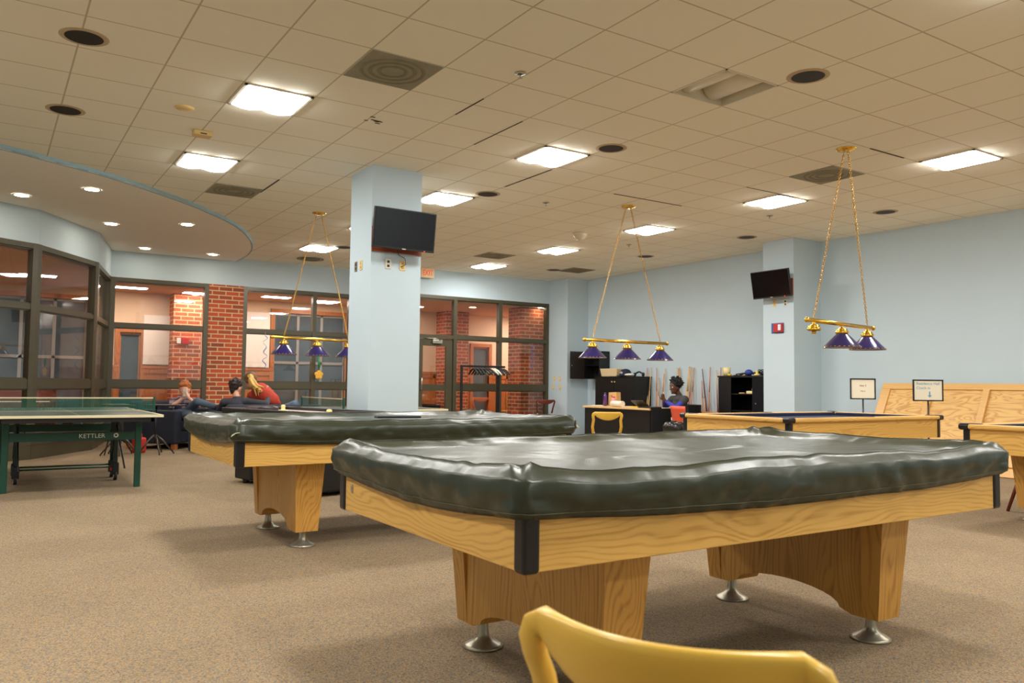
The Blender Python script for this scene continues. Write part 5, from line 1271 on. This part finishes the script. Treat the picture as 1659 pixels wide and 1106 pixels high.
# the dark-haired person seen from behind
J = dict(pelvis=hp(388, 13.4, .52), chest=hp(386, 13.38, .74), neck=P3(386, 643, 13.35), head=P3(384, 628.5, 13.42), shL=P3(366, 651, 13.35), shR=P3(403, 650, 13.38),
         elL=P3(354, 670, 13.6), elR=P3(434, 654, 13.3), haL=hp(372, 14.0, .62), haR=P3(440, 638, 13.5), hipL=hp(380, 13.45, .50), hipR=hp(396, 13.45, .50),
         knL=hp(378, 14.0, .55), knR=hp(398, 14.0, .55), anL=hp(378, 14.1, .09), anR=hp(398, 14.1, .09), toeL=hp(378, 14.4, .06), toeR=hp(398, 14.4, .06))
# keep the raised right elbow on the sofa back
GREYK = mat('charcoal_knit', (66, 68, 78), .9, noise_amt=.12, noise_scale=30)
look = fw*.9+cr*.45; look.z = -.12
tp_, hl, Rm, B = person('dark-haired person in a charcoal long-sleeved shirt, seen from behind', J['pelvis'], J, look, SK1, (HAIR_D,), GREYK, JEAN_D, SHOE, hs=1.14, hands=((0, 1, 0), tuple(Vector((-.3, .2, .6)))))
remesh('hair', [('e', tuple(hl(-.02, 0, .035)), (.110, .094, .114), Rm), (hl(-.06, .0, -.03), hl(-.055, 0, -.055), .05, .042), (hl(.04, .03, .1), hl(.05, -.03, .1), .03, .03)]+tufts(hl, Rm, 40, (.106, .09, .112), 9), HAIR_D, tp_, vox=.008, it=1)
# the blonde person in the red wrap
RWRAP = mat('rust_red_wrap', (176, 58, 40), .85, noise_amt=.15, noise_scale=12, bump=.4, bump_scale=30)
J = dict(pelvis=hp(446, 13.7, .60), chest=P3(430, 637, 13.6), neck=P3(416, 630, 13.6), head=P3(407, 617, 13.62), shL=P3(410, 642, 13.6), shR=P3(434, 634, 13.55),
         elL=P3(404, 655, 13.75), elR=P3(452, 652, 13.5), haL=P3(410, 662, 13.9), haR=P3(455, 662, 13.75), hipL=hp(447, 13.85, .58), hipR=hp(450, 13.65, .58),
         knL=P3(480, 654, 13.9), knR=P3(478, 656, 13.6), anL=hp(492, 14.1, .12), anR=hp(500, 13.75, .12), toeL=hp(502, 14.2, .09), toeR=hp(512, 13.85, .09))
look = -cr*.75+fw*.55; look.z = -.45
tp_, hl, Rm, B = person('blonde person with a ponytail in a rust red wrap, leaning left', J['pelvis'], J, look, SK1, (HAIR_B,), RWRAP, JEANS, SHOE, bare_fore=False, hs=1.12,
    extra_top=[(P3(424, 634, 13.55), P3(442, 648, 13.5), .15, .13), (P3(412, 642, 13.6), P3(432, 640, 13.5), .10, .13)], hands=((0, 1, -.4), (.3, .5, -.5)))
remesh('hair', [('e', tuple(hl(-.022, 0, .035)), (.116, .098, .118), Rm), (hl(.03, .05, .06), hl(-.02, .07, -.02), .03, .03), (hl(.03, -.05, .06), hl(-.02, -.07, -.02), .03, .03)], mat('dark_blonde_hair', (112, 78, 48), .6, noise_amt=.3, noise_scale=50), tp_, vox=.01, it=2)
q0 = P3(407, 608.5, 13.5)-B; q1 = P3(409, 616, 13.42)-B; q2 = P3(414, 625, 13.38)-B; q3 = P3(419, 634, 13.36)-B; q4 = P3(427, 631, 13.36)-B
pt_ = [(q0, q1, .035, .05), (q1, q2, .05, .045)]
rr = random.Random(5)
for k in range(16):
    o1 = Vector((rr.uniform(-.05, .05), rr.uniform(-.03, .03), rr.uniform(-.02, .02))); e_ = (q3.lerp(q4, rr.random()))+Vector((rr.uniform(-.05, .05), rr.uniform(-.03, .03), rr.uniform(-.07, .05)))
    m1 = q1+o1; m2 = q2+o1*1.3; pt_ += [(m1, m2, .022, .02), (m2, e_, .02, .007)]
remesh('ponytail', pt_, HAIR_B, tp_, vox=.007, it=1)
MB().tube([tuple(q0+Vector((.045*math.cos(a), .02*math.sin(a), .03*math.sin(a)-.01))) for a in [2*PI*i/12 for i in range(12)]], .008, 6, closed=True).build('hair_tie', mat('yellow_tool', (230, 190, 40), .4), tp_)
# the person at the desk
cx_, cy_ = 8.52, 5.42
GVEST = mat('dark_grey_vest', (62, 60, 58), .85, noise_amt=.1); BLS = mat('royal_blue_sleeve', (52, 58, 160), .8, noise_amt=.1)
Zd = 15.05
J = dict(pelvis=hp(1104, Zd, .56), chest=hp(1102, Zd, .78), neck=P3(1101, 640, Zd), head=P3(1094, 627.5, Zd-.02), shL=P3(1090, 647, Zd+.17), shR=P3(1110, 647, Zd-.22),
         elL=P3(1078, 659, Zd+.2), elR=P3(1096, 661, Zd-.38), haL=P3(1076, 649, Zd+.04), haR=P3(1080, 650, Zd-.12), hipL=hp(1103, Zd+.1, .52), hipR=hp(1106, Zd-.12, .52),
         knL=hp(1080, Zd+.25, .54), knR=hp(1082, Zd-.05, .54), anL=hp(1080, Zd+.25, .09), anR=hp(1082, Zd-.05, .09), toeL=hp(1070, Zd+.3, .06), toeR=hp(1072, Zd, .06))
look = Vector((-1, .12, -.12))
tp_, hl, Rm, B = person('person in a dark grey vest over blue sleeves, hands together at the desk', J['pelvis'], J, look, SK2, (HAIR_K,), BLS, JEAN_D, SHOE, vest=GVEST, hs=1.08, hands=(tuple(Vector((-.18, -.10, .30))), tuple(Vector((-.14, .16, .30)))), curl=.15)
rr = random.Random(4); pr = [('e', tuple(hl(-.035, 0, .065)), (.118, .115, .115), Rm)]
for k in range(70):
    a = rr.random()*2*PI; b_ = rr.random()*1.5-.25; d = Vector((math.cos(a)*math.cos(b_), math.sin(a)*math.cos(b_), math.sin(b_)))
    if d.x > .55 and d.z < .5: continue
    c = hl(-.035+d.x*.112, d.y*.108, .065+d.z*.115); pr.append((c, c+(Rm @ d)*.022, .016, .010))
remesh('hair', pr, HAIR_K, tp_, vox=.008, it=1)
t = thing('office_chair', 'black office chair under the person at the desk', 'chair', (J['pelvis'].x+.03, J['pelvis'].y, 0), R(90))
MB().box(-.24, .24, -.24, .24, .40, .46, bev=.03, seg=3).build('seat', BLACK, t)
MB().box(-.2, .2, -.30, -.26, .52, .80, bev=.015, seg=3).build('backrest', BLACK, t)
MB().cyl((0, 0, .1), (0, 0, .42), .025).build('column', BLACK, t); MB().tube([(0, -.2, .43), (0, -.28, .46), (0, -.29, .56)], .015).build('back_bracket', BLACK, t)
for k in range(5): a = 2*PI*k/5; MB().tube([(0, 0, .12), (.27*math.cos(a), .27*math.sin(a), .06)], .02).ball((.27*math.cos(a), .27*math.sin(a), .028), .028, 10, 8).build('leg', BLACK, t)

# ------------------------------------------------------------------ corridor furniture
TEAL = mat('teal_fabric', (44, 66, 72), .85, noise_amt=.1)
lounge('dark teal armchair in the corridor behind the table tennis net', (.10, 12.2, 0), R(-80), .95, TEAL)
lounge('black armchair behind the glass door beside the column', (6.45, 12.3, 0), R(-70), .85, BLACK, zb=.82)
CORL = mat('orange_plastic', (222, 120, 66), .4, noise_amt=.05)
BRNP = mat('brown_plastic', (112, 52, 44), .4, noise_amt=.05)
hoop_chair('hoop_chair', 'orange hoop-back chair in the corridor under the hangers', (8.3, 12.2, 0), R(140), CORL, 'corridor hoop-back chairs')
hoop_chair('hoop_chair', 'pale yellow hoop-back chair in the corridor under the hangers', (9.15, 12.15, 0), R(170), YELLOWP, 'corridor hoop-back chairs')
hoop_chair('hoop_chair', 'brown hoop-back chair seen against the right brick pier', (8.45, 9.72, 0), R(160), BRNP, 'corridor hoop-back chairs')
t = thing('piano', 'dark red wooden upright piano beyond the bay window', 'piano', (-1.95, 11.6, 0), R(-8))
DRW = wood('dark_red_wood', (112, 44, 32), (78, 26, 20), 'X')
MB().box(-.75, .75, -.05, .30, .06, 1.0, bev=.01).build('case', DRW, t); MB().box(-.78, .78, -.08, .33, 1.0, 1.04, bev=.008).build('lid', DRW, t)
MB().box(-.72, .72, -.32, -.05, .62, .72, bev=.01).build('key_shelf', DRW, t); MB().box(-.66, .66, -.30, -.07, .72, .735).build('keyboard', WHITEP, t)
for s in (-1, 1): MB().box(s*.68-.04, s*.68+.04, -.30, -.22, 0, .62).build('leg', DRW, t)
t = thing('bench', 'low brown wooden bench beyond the bay window', 'bench', (-1.35, 10.9, 0), R(30))
MB().box(-.45, .45, -.16, .16, .42, .47, bev=.01).build('seat', DRW, t)
for s in (-1, 1): MB().box(s*.38-.02, s*.38+.02, -.14, .14, 0, .42).build('leg', DRW, t)
p = ony(296, 552, YC-.455)
t = thing('fire_alarm', 'small red fire alarm on the corridor brick pier at left', 'fire alarm', (p.x, YC-.451, p.z))
MB().box(-.02, .12, -.04, 0, -.07, .07, bev=.005).build('housing', mat('alarm_red', (186, 36, 34), .4), t); MB().box(-.12, -.04, -.03, 0, -.06, .06, bev=.005).build('strobe_lens', WHITEP, t)
MB().box(-.36, .36, -.012, 0, -.62, .62).build('poster_board', mat('white_board', (236, 226, 212), .6), None, 'white pinned board on the corridor wall right of the brick pier', 'board', loc=(2.72, YC-.062, 1.86+.22))

p = ony(254, 552, YC-.07); MB().box(-.26, .26, -.012, 0, -.52, .52).build('poster_board', mat('white_board', (236, 226, 212), .6), None, 'white board on the corridor wall left of the brick pier', 'board', loc=(p.x, YC-.062, p.z+.02))
